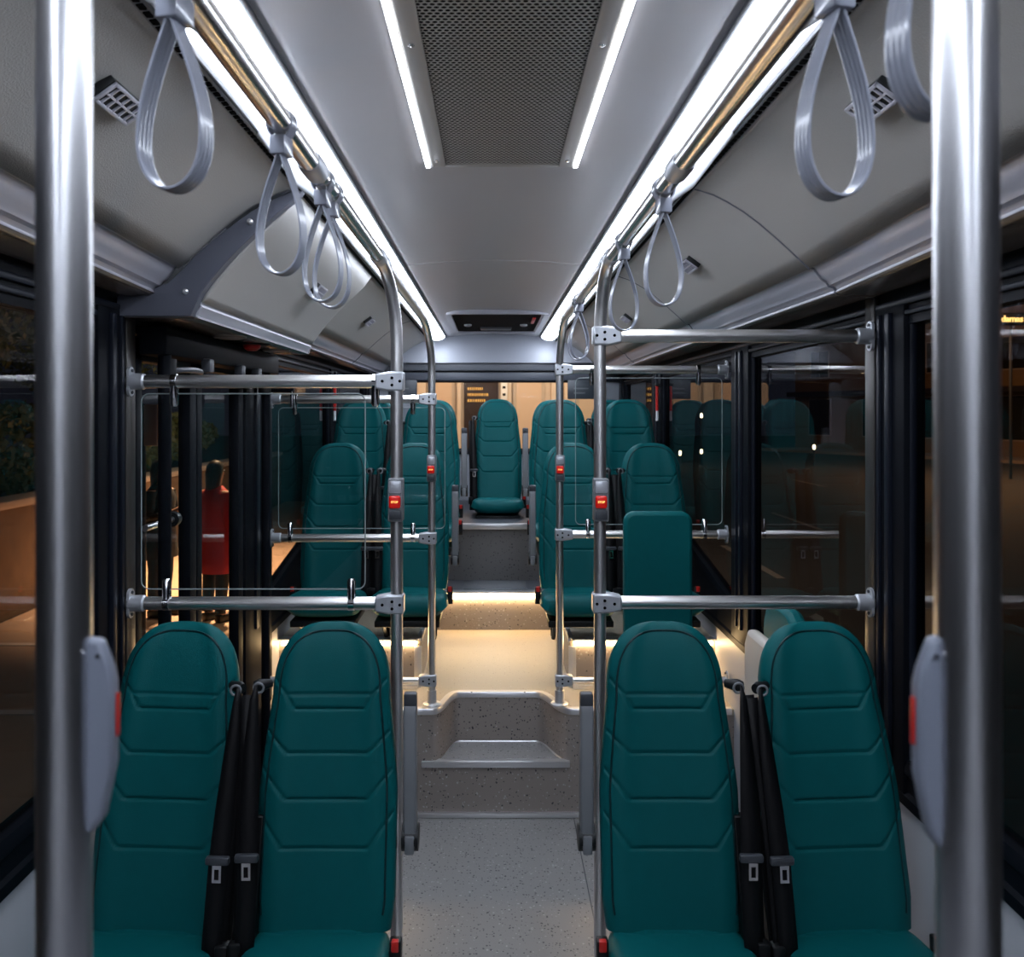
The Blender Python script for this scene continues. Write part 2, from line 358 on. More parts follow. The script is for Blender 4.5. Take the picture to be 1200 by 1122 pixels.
# ---- ceiling
ce = empty('ceiling', (0, 0, H), kind='structure')
def sheet(name, prof, ys, m, parent, t=.008):
    """prof: list of (x,z) or function of y; sheet lofted along the bus"""
    ys = sorted(set(list(ys)+[ys[0]+.015, ys[-1]-.015])); b = MB(); secs = []
    for y in ys:
        p = prof(y) if callable(prof) else prof
        secs.append([(x, y, z) for x, z in p])
    b.loft(secs); return b.build(name, m, parent, 30, solid=t)
arc = [(-.43, .722), (-.40, .727), (-.25, .742), (0, .752), (.26, .742), (.415, .727), (.445, .722)]
for y0, y1 in ((YF, .0), (.003, 4.135), (4.14, YB)):
    sheet('ceiling_panel', arc, [y0, y1], M_ceiling, ce)
MB().box(XL, XR, YF, YB, .80, .87).build('roof_shell', M_darkgrey, ce)
for sx, off in ((-1, 0), (1, .015)):
    f = lambda pts: [(sx*(x+off), z) for x, z in pts]
    sheet('edge_lip', f([(.428, .724), (.428, .712), (.436, .709)]), [YF, YB], M_darkgrey, ce, .004)
    sheet('moulding', f([(.552, .690), (.556, .684), (.562, .682), (.568, .685), (.574, .692)]), [YF, YB], M_white, ce, .004)
    sheet('slot_rail', f([(.574, .692), (.578, .686), (.598, .683), (.602, .690)]), [YF, YB], M_armrest, ce, .003)
    b = MB()
    y = .3
    while y < YB-.2:
        xa, xb = sorted((sx*(.582+off), sx*(.594+off)))
        b.box(xa, xb, y, y+.018, .680, .6845); y += .028
    o = b.build('air_slot', M_dark, ce); o['kind'] = 'stuff'
    # curved duct panels, in lengths with a joint rib between them
    base = [(.600, .690), (.62, .685), (.66, .672), (.70, .652), (.75, .622), (.80, .585), (.86, .533), (.91, .487), (.955, .445)]
    def duct(y, base=base):
        k = max(0, min(1, (2.6-y)/1.4))*.05
        return f([(x, z+k*max(0, (x-.6)/.355)) for x, z in base])
    door = [(.600, .690), (.64, .632), (.68, .592), (.727, .550), (.77, .507), (.814, .460), (.85, .415), (.885, .366), (.90, .345)]
    def trimp(y):
        k = max(0, min(1, (2.6-y)/1.4))*.05
        return f([(.955, .449+k), (.966, .446+k), (.972, .437+k), (.990, .413+k), (1.004, .404+k), (1.012, .392+k), (1.026, .388+k), (1.034, .377+k), (1.030, .368+k)])
    def underp(y):
        k = max(0, min(1, (2.6-y)/1.4))*.05
        X = 1.15 if sx < 0 else 1.185
        return f([(1.030, .370+k), (1.05, .364+k*.9), (X-.03, .362+k*.3), (X+.02-off, .39)])
    for y0, y1 in ((YF, .55), (.556, 2.60), (2.606, 4.24), (4.246, 6.3), (6.306, YB)):
        if sx < 0 and y0 == 2.606: 
            continue
        ys = [y0+(y1-y0)*i/6 for i in range(7)]
        sheet('duct_panel', duct, ys, M_duct, ce)
        sheet('duct_trim', trimp, ys, M_ducttrim, ce, .004)
        sheet('duct_underside', underp, ys, M_under, ce, .006)
    for y in ((.553, 2.603, 4.243, 6.303) if sx > 0 else (.553, 4.243, 6.303)):
        pts = duct(y) + trimp(y)
        MB().tube([(x, y, z-.002) for x, z in pts], .005, 6, True).build('joint_rib', M_bracket, ce)
    if sx < 0:
        ys = [2.64, 3.4, 4.24]
        sheet('duct_panel', f(door), ys, M_duct, ce)
        sheet('duct_trim', f([(.900, .345), (.905, .340), (.902, .331), (.912, .318), (.918, .302), (.912, .296)]), ys, M_ducttrim, ce, .004)
        sheet('duct_underside', f([(.912, .297), (1.15, .300)]), ys, M_under, ce, .006)
        # end cap towards the back
        MB().prism([(-a, z) for a, z in door] + [(-.912, .297), (-1.15, .30), (-1.15, .39), (-.99, .40), (-.90, .49), (-.75, .622), (-.62, .685)], 'y', 4.236, 4.246).build('duct_end', M_ducttrim, ce)

# dark grey curved bracket where the duct over the door starts
br = empty('duct_bracket', (-1.0, 2.60, H+.3), 'dark grey curved bracket plate closing the roof duct before the door', 'bracket')
po = [(-.57, .690), (-.62, .676), (-.68, .647), (-.727, .622), (-.78, .586), (-.832, .546), (-.903, .486), (-.96, .425), (-.99, .398), (-1.06, .376), (-1.145, .362), (-1.145, .297)]
pi_ = [(-.92, .297), (-.905, .335), (-.885, .373), (-.85, .418), (-.814, .460), (-.77, .506), (-.727, .546), (-.68, .590), (-.64, .625), (-.60, .655)]
MB().prism([(x+1.0, z-.3) for x, z in po+pi_], 'y', 0, .04).build('plate', M_bracket, br, bevel=.003)
for x, z in ((-.738, .585), (-.935, .372)):
    MB().tube([(x+1.0, .001, z-.3), (x+1.0, -.006, z-.3), (x+1.0, -.010, z-.3)], [.009, .009, .005], 12).build('bolt', M_alu, br)

# ---- rear wall
rw = empty('wall_rear', (0, YB, 0), kind='structure')
MB().box(XL, XR, -.01, .05, 0, 1.62).build('lower_panel', M_rearpanel, rw)
MB().box(XL, XR, -.03, .0, 1.62, 1.655, .004).build('sill', M_blackgloss, rw)
MB().box(XL, -.72, -.01, .05, 1.655, 2.33).build('corner_panel', M_rearpanel, rw)
MB().box(1.0, XR, -.01, .05, 1.655, 2.33).build('corner_panel', M_rearpanel, rw)
MB().box(XL, XR, -.05, .05, 2.30, 2.312, .003).build('window_header', M_blackgloss, rw)
MB().box(XL, XR, -.05, .05, 2.312, 2.385, .008).build('window_header', mat('header_band', (.10, .11, .135), .4), rw)
MB().box(XL, XR, -.03, .05, 2.385, 2.40).build('dark_line', M_blackgloss, rw)  # thin black line between the two bands
MB().box(XL, XR, -.07, .05, 2.40, 2.472, .006).build('band', M_band, rw)
b = MB(); b.prism([(-.10, 2.472), (-.02, 2.725), (.05, 2.80), (.05, 2.472)], 'x', XL, XR); b.build('sloped_panel', M_rearpanel, rw)
wn = empty('window_8', (0, YB, 0), kind='structure')
MB().box(-.72, 1.0, .005, .011, 1.655, 2.31).build('pane', glass('rear_glass', (.92, .92, .92), 1.4), wn)
MB().tube([(-.71, 0, 1.665), (.99, 0, 1.665), (.99, 0, 2.30), (-.71, 0, 2.30), (-.71, 0, 1.665)], .01, 8, False).build('gasket', M_blackgloss, wn)
fw = empty('wall_front', (0, YF+.6, 0), kind='structure')
M_reflector = mat('reflector_laminate', (.62, .63, .66), .5)  # pale unseen panels behind the camera, added to brighten pole reflections
MB().box(XL, XR, -.05, 0, 0, 1.1).build('lower_panel', M_reflector, fw)
MB().box(-.55, .60, -.05, 0, 1.1, 2.35).build('cab_reflector', M_reflector, fw)
MB().box(XL, XR, -.05, 0, 2.35, 2.86).build('upper_panel', M_reflector, fw)
for a, c in ((XL, -.55), (.60, XR)): MB().box(a, c, -.03, -.02, 1.1, 2.35).build('pane', G_win, fw)

# ---- door (left), two glazed leaves
dr = empty('door_1', (XL, 0, 0), kind='structure')
for y0, y1 in ((2.72, 3.285), (3.295, 3.90)):
    lf = MB()
    for a, c, z0, z1 in ((y0, y0+.055, .02, 2.25), (y1-.07, y1, .02, 2.25), (y0, y1, .02, .12), (y0, y1, 2.17, 2.25)):
        lf.box(-.035, .012, a, c, z0, z1, .006)
    lo = lf.build('door_leaf', M_frame, dr)
    MB().box(-.018, -.013, y0+.05, y1-.065, .11, 2.18).build('pane', glass('door_glass', (.94, .93, .90), 1.20), lo)
for y0 in (2.58,):
    p = [(.03, y0+.17, 1.63), (.03, y0+.40, 1.63)]
    g = MB().tube(p, .011, 12).build('push_bar', M_steelrough, dr)
    MB().tube([(.03, y0+.40, 1.63), (.03, y0+.43, 1.63), (.03, y0+.45, 1.63)], [.026, .026, .010], 14).build('bar_end', M_black, g)
for y in (2.80, 4.05):
    MB().tube([(.075, y, .02), (.075, y, 2.29)], .021, 16).build('door_shaft', M_frame, dr)
MB().box(.0, .10, 2.75, 4.2, 2.19, 2.285, .01).build('drive_cover', M_frame, dr)
for ya, yb in ((2.82, 3.18), (4.03, 3.62)):
    MB().tube(bez((.075, ya, 2.14), (.16, ya, 2.15), (.17, (ya+yb)/2, 2.15), (.03, yb, 2.14), 10), .010, 8).build('door_arm', M_darkgrey, dr)
    MB().tube([(.075, ya, 2.09), (.075, ya, 2.18)], .03, 14).build('arm_hub', M_black, dr)
for y in (3.1, 3.5, 3.75):
    MB().box(.09, .125, y, y+.05, 2.15, 2.2, .006).build('hinge_block', M_darkgrey, dr)

# ================================================================== CEILING FITTINGS
ls = 'cool white light strip along the %s edge of the ceiling'
for sx, off, side in ((-1, 0, 'left'), (1, .015, 'right')):
    x0 = sx*(.436+off); x1 = sx*(.514+off)
    t = empty('light_strip', (0, 0, H), ls % side, 'light', 'ceiling light strips')
    b = MB(); b.loft([[(sx*(x+off), y, z) for x, z in ((.438, .712), (.443, .700), (.455, .690), (.475, .681), (.50, .676), (.52, .675), (.540, .680), (.552, .688))] for y in (YF+.05, YB-.15)]); b.build('diffuser', M_strip, t, solid=.003)
    b = MB(); b.loft([[(x0, y, .719), (x1, y, .712)] for y in (YF+.05, YB-.15)]); b.build('tray', M_alu, t, solid=.004)

# air return grille
gr = empty('air_grille', (0, 0, H), 'perforated air return grille in the middle of the ceiling', 'grille')
gy0, gy1 = .55, 2.52
GZ = .728
GX0, GX1 = -.137, .195
MB().box(-.178, GX0, gy0, gy1, GZ, .75, .003).build('side_frame', M_acframe, gr)
MB().box(GX1, .234, gy0, gy1, GZ, .75, .003).build('side_frame', M_acframe, gr)
MB().box(GX0, GX1, gy1-.022, gy1, GZ, .75, .002).build('end_frame', M_acframe, gr)
MB().box(GX0, GX1, gy0, gy0+.022, GZ, .75, .002).build('end_frame', M_acframe, gr)
MB().box(GX0-.01, GX1+.01, gy0+.01, gy1-.01, .7335, .7360).build('dark_backing', M_dark, gr)  # black sheet painting in the shaded depth behind the holes
b = MB(); nc = 25; pw = (GX1-GX0)/nc; ph = pw*math.sqrt(3)/2; nrow = int((gy1-gy0-.04)/ph)
verts = []; faces = []
R = pw/math.sqrt(3)
for j in range(nrow):
    for i in range(nc+(0 if j % 2 else 0)):
        cx = GX0+pw*(i+.25+(.5 if j % 2 else 0)); cy = gy0+.022+ph*(j+.5)
        n0 = len(verts)
        outer = []
        for k in range(12):
            a = PI/6*k
            # hexagon with vertices at 30deg+60k (pointy along y)
            aa = (a-PI/6) % (PI/3); rr = R*math.cos(PI/6)/math.cos(aa-PI/6)
            outer.append((cx+rr*math.cos(a), cy+rr*math.sin(a), GZ+.002))
        inner = [(cx+pw*.405*math.cos(PI/6*k), cy+pw*.405*math.sin(PI/6*k), GZ+.002) for k in range(12)]
        verts += outer+inner
        for k in range(12):
            k2 = (k+1) % 12; faces.append((n0+k, n0+k2, n0+12+k2, n0+12+k))
me = bpy.data.meshes.new('perforated_sheet'); me.from_pydata(verts, [], faces); me.materials.append(M_acframe)
o = bpy.data.objects.new('perforated_sheet', me); COL.objects.link(o); o.parent = gr; o['kind'] = 'stuff'
md = o.modifiers.new('solid', 'SOLIDIFY'); md.thickness = .0015; md.offset = 0
for x0, x1, side in ((-.196, -.182, 'left'), (.238, .252, 'right')):
    MB().box(x0, x1, gy0, gy1, GZ-.003, .737, .002).build('grille_light', M_acstrip, gr)
    MB().box(x0-.004, x1+.004, gy0, gy1+.004, .733, .75, .002).build('light_channel', M_alu, gr)
for x, y in ((.216, 1.68), (.216, 2.45), (-.16, 1.68), (-.16, 2.45)):
    MB().tube([(x, y, GZ+.002), (x, y, GZ-.003), (x, y, GZ-.005)], [.007, .007, .004], 12).build('screw', M_chrome, gr)

# roof hatch at the back
hx0, hx1, hy0, hy1 = -.30, .375, 6.15, 7.55
ht = empty('roof_hatch', (0, 0, H), 'dark roof hatch opening with grey rim at the rear of the ceiling', 'hatch')
rim = []
def rrect(x0, x1, y0, y1, r, n=5):
    P = []
    for cx, cy, a0 in ((x1-r, y1-r, 0), (x0+r, y1-r, PI/2), (x0+r, y0+r, PI), (x1-r, y0+r, 1.5*PI)):
        for k in range(n+1): P.append((cx+r*math.cos(a0+PI/2*k/n), cy+r*math.sin(a0+PI/2*k/n)))
    return P
def ring(b, o, i, z0, z1):
    n = len(o); L = [[b.bm.verts.new((x, y, z)) for x, y in q] for q, z in ((o, z1), (o, z0), (i, z0), (i, z1))]
    for k in range(4):
        A, B = L[k], L[(k+1) % 4]
        for j in range(n): b.bm.faces.new((A[j], A[(j+1) % n], B[(j+1) % n], B[j]))
b = MB(); ring(b, rrect(hx0-.035, hx1+.035, hy0-.05, hy1+.06, .10), rrect(hx0, hx1, hy0, hy1, .07), .715, .745); b.build('rim', M_ducttrim, ht)
MB().prism(rrect(hx0-.01, hx1+.01, hy0-.01, hy1+.01, .07), 'z',   .728, .731).build('dark_recess_plate', M_dark, ht)  # flat black plate, paints the darkness inside the hatch opening
for x in (hx0+.10, hx1-.12):
    MB().tube([(x, 6.95, .729), (x, 6.95, .715), (x, 6.95, .71)], [.03, .03, .018], 14).build('latch', M_armrest, ht)
MB().box(-.10, .16, 7.15, 7.3, .712, .729, .006).build('grip', M_darkgrey, ht)
MB().box(hx1-.07, hx1-.045, 6.45, 6.8, .716, .729, .004).build('release_lever', M_redp, ht)

# vents in the ducts
def vent(sx, off, y, xz, label, door=False):
    x, z = xz
    t = empty('air_vent', (sx*(x+off-.006), y, H+z-.010), label, 'vent', 'louvred duct vents')
    ang = math.radians(36 if not door else 51)    # slope of the duct surface
    t.rotation_euler = (0, sx*ang, 0)
    # local: x along duct slope (out/down), y along the bus, -z into the room
    b = MB()
    W, L = .029, .074
    for a in ((-W, W, -L, -L+.010), (-W, W, L-.010, L), (-W, -W+.008, -L, L), (W-.008, W, -L, L)):
        b.box(a[0], a[1], a[2], a[3], -.014, -.008, .002)
    b.build('bezel', M_darkgrey if False else M_ducttrim, t)
    MB().box(-W+.004, W-.004, -L+.004, L-.004, -.007, .003).build('duct_mouth', M_dark, t)
    for k in range(5):
        yy = -L+.022+k*.025
        MB().box(-W+.006, W-.006, yy, yy+.003, -.014, -.008).build('louvre', M_ducttrim, t)
    MB().box(-.002, .002, -L+.008, L-.008, -.0135, -.006).build('louvre_bar', M_ducttrim, t)
    MB().box(-W, W, -L-.004, L+.004, -.009, .012, .002).build('base', M_black, t)
    return t
vent(-1, 0, 1.70, (.752, .634), 'louvred air vent in the left duct behind the nearest strap')
vent(1, .015, 1.70, (.752, .634), 'louvred air vent in the right duct beside the nearest strap')
vent(-1, 0, 3.62, (.745, .530), 'louvred air vent in the left duct above the door', True)
vent(1, .015, 3.40, (.775, .603), 'louvred air vent in the right duct above the folded seats')
vent(-1, 0, 5.40, (.785, .595), 'louvred air vent in the left duct behind the door section')
vent(1, .015, 5.15, (.80, .585), 'louvred air vent in the right duct toward the rear seats')

# ================================================================== POLES AND RAILS
RR = .0190
def thing_tube(name, path, label, cat, r=RR, m=None, group=None):
    b = MB().tube(path, r, 20); o = b.build(name, m or M_steel); tag(o, label, cat, group); return o
def handrail(x, side, xp1, xp2):
    t = empty('handrail', (x, 0, 2.455), 'overhead steel handrail on the %s carrying the grey straps' % side, 'handrail', 'overhead handrails')
    MB().tube([(0, y, 0) for y in (-2.2, 0, 1.55)], RR, 20).build('rail', M_steel, t)
    MB().tube([(0, 1.53, 0), (0, 1.545, 0), (0, 1.60, 0), (0, 1.615, 0)], [RR+.001, RR+.004, RR+.004, RR+.001], 20).build('sleeve', M_clamp, t)
    MB().tube([(0, y, 0) for y in (1.6, 2.44)], RR, 20).build('rail', M_steel, t)
    s = -1 if x < 0 else 1
    xo = (.56 if s < 0 else .575)*s - x
    for y in (-.6, 1.06, 2.0, 3.3):
        if y > 2.4: continue
        MB().tube([(s*.008, y-.05, .006), (xo*.5, y+.0, .09), (xo*.93, y+.04, .225)], [.015, .019, .024], 12, True, .7).build('bracket_arm', M_white, t)
    return t
handrail(-.33, 'left', 0, 0); handrail(.345, 'right', 0, 0)
def grab_pole(xr, xp, yr0, yb, zb, label, r=RR, start=None):
    """rail end curving down into a vertical pole"""
    t = empty('grab_pole', (xp, yb, zb), label, 'pole', 'curved grab poles beside the aisle')
    zt = 2.455-zb
    path = [(xr-xp, yr0-yb, zt)]
    if start is not None: path = [(xr-xp, start-yb, zt)] + path
    path += bez((xr-xp, yr0-yb, zt), (xr-xp, yr0-yb+.13, zt), (0, 0, zt-.07), (0, 0, zt-.26), 12)[1:]
    path += [(0, 0, zt*.5), (0, 0, .0)]
    MB().tube(path, r, 20).build('pole', M_pole, t)
    MB().tube([(0, 0, .001), (0, 0, .008), (0, 0, .012)], [.045, .045, .03], 24).build('base_flange', M_alu, t)
    MB().tube([(0, 0, .01), (0, 0, .075)], r+.005, 20).build('base_sleeve', M_alu, t)
    if start is None or True:
        y = (start if start is not None else yr0)-yb
        MB().tube([(xr-xp, y-.02, zt), (xr-xp, y-.005, zt), (xr-xp, y+.04, zt), (xr-xp, y+.05, zt)], [r+.001, r+.005, r+.005, r+.001], 20).build('collar', M_clamp, t)
    return t
P1 = (-.297, .334); P2 = (-.306, .340)
Y1, Y2 = 2.65, 4.26+.05
grab_pole(-.33, P1[0], 2.46, Y1, 0, 'curved steel grab pole left of the aisle behind the front seats')
grab_pole(.345, P1[1], 2.46, Y1, 0, 'curved steel grab pole right of the aisle behind the front seats')
grab_pole(-.33, P2[0], 3.98, Y2, Z2, 'curved steel grab pole left of the aisle on the upper floor edge', start=2.56)
grab_pole(.345, P2[1], 3.98, Y2, Z2, 'curved steel grab pole right of the aisle on the upper floor edge', start=2.56)
for (x, dx, Y, r, label) in ((-.301, 0, .60, .0182, 'wide foreground steel post at the left'), (.300, .0035, .54, .0188, 'wide foreground steel post at the right')):
    t = empty('grab_post', (x, Y, 0), label, 'pole', 'foreground posts')
    MB().tube([(dx, 0, 0), (dx*.5, 0, 1.4), (-dx*.6, 0, 2.71)], r, 32).build('post', M_steelrough, t)
    MB().tube([(dx, 0, 0), (dx, 0, .01)], .045, 24).build('base_flange', M_alu, t)

def crossbar(xp, xw, Y, z, label, flange=True, r=.0205):
    s = -1 if xw < xp else 1
    t = empty('crossbar', (xp, Y, z), label, 'rail', 'steel cross rails')
    L = abs(xw-xp)
    MB().tube([(s*.03, 0, 0), (s*L, 0, 0)], r, 24).build('bar', M_bar, t)
    # T clamp on the pole
    c = MB().prism([(-s*.024, -.030), (-s*.024, .030), (s*.024, .030), (s*.066, .0225), (s*.066, -.0225), (s*.024, -.030)], 'y', -.024, .024).build('t_clamp', M_clamp, t, bevel=.006)
    for dx, dz in ((.012, .010), (.012, -.012), (.042, 0), (-.012, 0)):
        MB().tube([(s*dx, -.0245, dz), (s*dx, -.0262, dz)], .0048, 10).build('socket_screw', M_dark, c)
    if flange:
        e = MB().tube([(s*(L-.055), 0, 0), (s*(L-.05), 0, 0), (s*(L-.008), 0, 0)], [r+.001, r+.005, r+.005], 18).build('wall_socket', M_clamp, t)
        MB().prism([(math.cos(a)*.022, math.sin(a)*.022+(.024 if math.sin(a) > 0 else -.024)) for a in [2*PI*k/20+.001 for k in range(20)]], 'x', s*(L-.012), s*(L-.004)).build('flange', M_clamp, e)
        for dz in (.034, -.034): MB().tube([(s*(L-.012), 0, dz), (s*(L-.0165), 0, dz)], .005, 10).build('flange_screw', M_darkgrey, e)
    return t
crossbar(P1[0], XL+.018, Y1, 2.100, 'upper steel cross rail from front left pole to door post')
crossbar(P1[0], XL+.018, Y1, 1.411, 'lower steel cross rail from front left pole to door post')
crossbar(P1[1], XR-.018, Y1, 2.241, 'upper steel cross rail from front right pole to window post')
crossbar(P1[1], XR-.018, Y1, 1.414, 'lower steel cross rail from front right pole to window post')
crossbar(P2[0], XL+.03, Y2, 2.073, 'upper steel cross rail from rear left pole above the left seats')
crossbar(P2[0], XL+.03, Y2, 1.372, 'middle steel cross rail from rear left pole before the left seats')
crossbar(P2[1], XR-.01, Y2, 2.222, 'upper steel cross rail from rear right pole to window post')
crossbar(P2[1], XR-.01, Y2, 1.390, 'middle steel cross rail from rear right pole behind the folded backrest')
crossbar(P2[0], XL+.01, Y2, .655, 'lowest short cross rail at foot of rear left pole', r=.013)
crossbar(P2[1], XR-.01, Y2, .655, 'lowest short cross rail at foot of rear right pole', r=.013)

# clear partition panels with chrome clamps
def partition(x0, x1, Y, z0, z1, clamps, label):
    t = empty('partition_panel', ((x0+x1)/2, Y, z0), label, 'glass panel', 'clear partition panels')
    cx = (x0+x1)/2; h = z1-z0; W = (x1-x0)/2
    pts = rrect(-W, W, 0, h, .025)
    MB().prism(pts, 'y', -.003, .003).build('pane', G_clear, t)
    MB().tube([(x, 0, z) for x, z in pts+pts[:1]], .0020, 6, False).build('pane_edge', G_edge, t)
    for x, z, up in clamps:
        x -= cx; z -= z0; d = -1 if up else 1
        c = MB().tube([(x, -.004, z+d*.005), (x, -.004, z+d*.07), (x, -.004, z+d*.078)], [.0135, .0135, .008], 16).build('clamp', M_chrome, t)
        MB().tube([(x-.011, 0, z), (x-.009, 0, z), (x+.009, 0, z), (x+.011, 0, z)], [.019, .0225, .0225, .019], 18).build('clamp_ring', M_chrome, c)
    return t
partition(-1.09, -.395, Y1, 1.455, 2.062, [(-.987, 2.10, 1), (-.363, 2.10, 1), (-1.01, 1.411, 0), (-.437, 1.411, 0)], 'clear rounded partition panel between the front left cross rails')
partition(-1.08, -.24, Y2, 1.42, 2.03, [(-.995, 2.073, 1), (-.40, 2.073, 1), (-1.02, 1.372, 0), (-.40, 1.372, 0)], 'clear partition panel between the rear left cross rails')
partition(.42, 1.16, Y2, 1.44, 2.18, [(1.04, 2.222, 1), (.50, 2.222, 1), (1.07, 1.39, 0), (.482, 1.39, 0)], 'clear partition panel between the rear right cross rails')
# black tubular frame beside the door
t = empty('door_screen_frame', (-1.07, 4.05, 0), 'black tubular screen frame behind the door', 'frame')
MB().tube([(.13, 0, 2.115), (.02, 0, 2.115), (.005, 0, 2.11), (0, 0, 2.095), (0, 0, 1.0), (0, 0, Z2*0)], .015, 12).build('tube_frame', M_frame, t)
MB().tube([(.12, 0, 2.11), (.12, 0, 2.03)], .011, 12).build('clip', M_chrome, t)

# stop buttons on the aisle poles
def stop_button(xp, Y, z, label):
    t = empty('stop_button', (xp, Y, z), label, 'stop button', 'red stop buttons on the poles')
    MB().box(-.023, .023, -.040, .010, -.066, .066, .005).build('housing', M_armrest, t)
    MB().box(-.019, .018, -.043, -.039, .022, .060, .004).build('cover_plate', M_clamp, t)
    bt = MB().box(-.019, .016, -.049, -.039, -.024, .014, .006, 3).build('button', M_red, t)
    text_mesh('STOP', .009, M_yellow, 'lettering', bt, Matrix.Translation((-.0015, -.0497, -.005)) @ FACE_CAM, bold=True)
    MB().box(-.019, .018, -.043, -.039, -.060, -.032, .003).build('lower_plate', M_darkgrey, t)
stop_button(P1[0]-.0, Y1, 1.735, 'red stop button on the front left pole')
stop_button(P1[1], Y1, 1.735, 'red stop button on the front right pole')
stop_button(P2[0], Y2, 1.725, 'red stop button on the rear left pole')
stop_button(P2[1], Y2, 1.725, 'red stop button on the rear right pole')
# side-on housings on the foreground posts
def side_unit(x, Y, s, z, label):
    t = empty('post_button_unit', (x, Y, z), label, 'button unit', 'grey housings on the foreground posts')
    # local z from 0 (top 1.84 -> y745) down
    k = .136
    prof = [(.0, .0), (.014, -.002), (.0215, -.022), (.0235, -.032), (.0235, -.088), (.016, -.126), (.008, -.137), (.0, -.137)]
    MB().prism([(s*(a+.0125), z) for a, z in prof], 'y', -.004, .008).build('housing', M_greypl, t, bevel=.003)
    MB().box(min(s*.0355, s*.0375), max(s*.0355, s*.0375), .0005, .0045, -.070, -.040, .0005).build('button', M_redp, t)
    MB().tube([(s*.026, -.0045, -.012), (s*.026, -.006, -.012)], .0016, 10).build('screw', M_chrome, t)
side_unit(-.301, .60, 1, 1.843, 'grey button housing on the left foreground post')
side_unit(.304, .54, -1, 1.860, 'grey button housing on the right foreground post')

# ---- hand straps
def ribbon(b, path, Wdir, wd, th, closed=True, ribs=True):
    """sweep a ribbed flat section; path in 3D, Wdir constant width direction"""
    n = len(path); Wv = Vector(Wdir).normalized(); secs = []
    for i in range(n):
        a = path[(i-1) % n] if closed else path[max(i-1, 0)]; c = path[(i+1) % n] if closed else path[min(i+1, n-1)]
        T = (Vector(c)-Vector(a)).normalized(); N = T.cross(Wv).normalized(); p = Vector(path[i])
        K = 12 if ribs else 2; top = []; bot = []
        for k in range(K+1):
            u = -1+2*k/K; h = th/2*(1-.25*abs(u)**4)
            if ribs: h *= (.62+.48*(1 if k % 3 else 0)) if 0 < k < K else .7
            top.append(p+Wv*u*wd/2+N*h); bot.append(p+Wv*u*wd/2-N*h)
        secs.append(top+bot[::-1])
    R = [[b.bm.verts.new(q) for q in s_] for s_ in secs]
    m = len(R[0])
    for i in range(n if closed else n-1):
        A, B = R[i], R[(i+1) % n]
        for k in range(m): b.bm.faces.new((A[k], A[(k+1) % m], B[(k+1) % m], B[k]))
    if not closed: b.bm.faces.new(R[0]); b.bm.faces.new(R[-1][::-1])
def make_strap():
    t = empty('hand_strap', (0, 0, 0))
    # main teardrop: from the buckle at z=-.035 to z=-.235, in local XZ plane, width along Y
    L, Wd = .195, .040; path = []
    N = 56
    for i in range(N):
        a = 2*PI*i/N; zz = -.042-L*(1-math.cos(a))/2; xx = Wd*1.28*math.sin(a)*(math.sin(a/2)**1.35)
        path.append((xx, 0, zz))
    path[0] = (0.0, 0, -.040)
    b = MB(); ribbon(b, [Vector(p) for p in path], (0, 1, 0), .0245, .0042); b.build('grip_loop', M_strap, t, 50)
    up = []
    for i in range(28):
        a = 2*PI*i/28; up.append(Vector((.0215*math.sin(a)*(1 if math.cos(a) > 0 else (.25+.75*abs(math.sin(a)))), 0, .0215*math.cos(a) if math.cos(a) > 0 else .032*math.cos(a))))
    b = MB(); ribbon(b, up, (0, 1, 0), .020, .0035, ribs=False); b.build('rail_loop', M_strap, t, 50)
    MB().box(-.013, .013, -.017, .017, -.052, -.022, .003).build('buckle', M_strap, t)
    return t
st0 = make_strap()
strs = [(-.33, .887, -14, 'large grey hand strap nearest on the left rail'), (-.33, 1.335, -12, 'second nearest grey hand strap on the left rail'),
        (-.33, 1.66, -8, 'third grey hand strap on left rail, just before the farthest one'), (-.33, 1.755, -6, 'farthest grey hand strap on left rail, overlapped by the third'),
        (.345, .665, 18, 'grey hand strap partly hidden by the right foreground post'), (.345, .86, 14, 'large grey hand strap hanging left of the right foreground post'),
        (.345, 1.72, 7, 'third grey hand strap on the right rail, right of the pole'), (.345, 2.24, 8, 'grey hand strap just before the front right pole bend'),
        (.345, 3.38, 12, 'small grey hand strap between the right poles, front of two'), (.345, 3.46, -12, 'small grey hand strap between the right poles, rear of two')]
for i, (x, y, rz, lb) in enumerate(strs):
    o = st0 if i == 0 else copy_tree(st0)
    o.location = (x, y, 2.455); o.rotation_euler = (0, 0, math.radians(rz)); o.scale = (1, 1, .94) if i in (0, 4) else (1, 1, 1); tag(o, lb, 'strap', 'hand straps')

# ================================================================== SEATS
def seg_d(px, pz, a, c):
    ax, az = a; cx, cz = c; dx, dz = cx-ax, cz-az; t = max(0, min(1, ((px-ax)*dx+(pz-az)*dz)/(dx*dx+dz*dz+1e-9)))
    return math.hypot(px-ax-dx*t, pz-az-dz*t)
GRV = []
for sgn in (-1, 1):
    GRV += [((sgn*.10, .588), (sgn*.125, .628)), ((sgn*.125, .628), (sgn*.18, .69)), ((sgn*.115, .468), (sgn*.21, .560)), ((sgn*.115, .344), (sgn*.21, .452)), ((sgn*.12, .216), (sgn*.21, .335))]
GRV += [((-.10, .588), (.10, .588)), ((-.125, .628), (.125, .628)), ((-.115, .468), (.115, .468)), ((-.115, .344), (.115, .344)), ((-.12, .216), (.12, .216))]
BH = .832
def hw(z):
    if z < .08: return .188+.010*(z/.08)
    if z < .36: return .198
    if z < .62: return .198-.026*((z-.36)/.26)**1.2
    t = min(1, (z-.62)/(BH-.62)); return .172*(1-t**2.3)**(1/2.7)
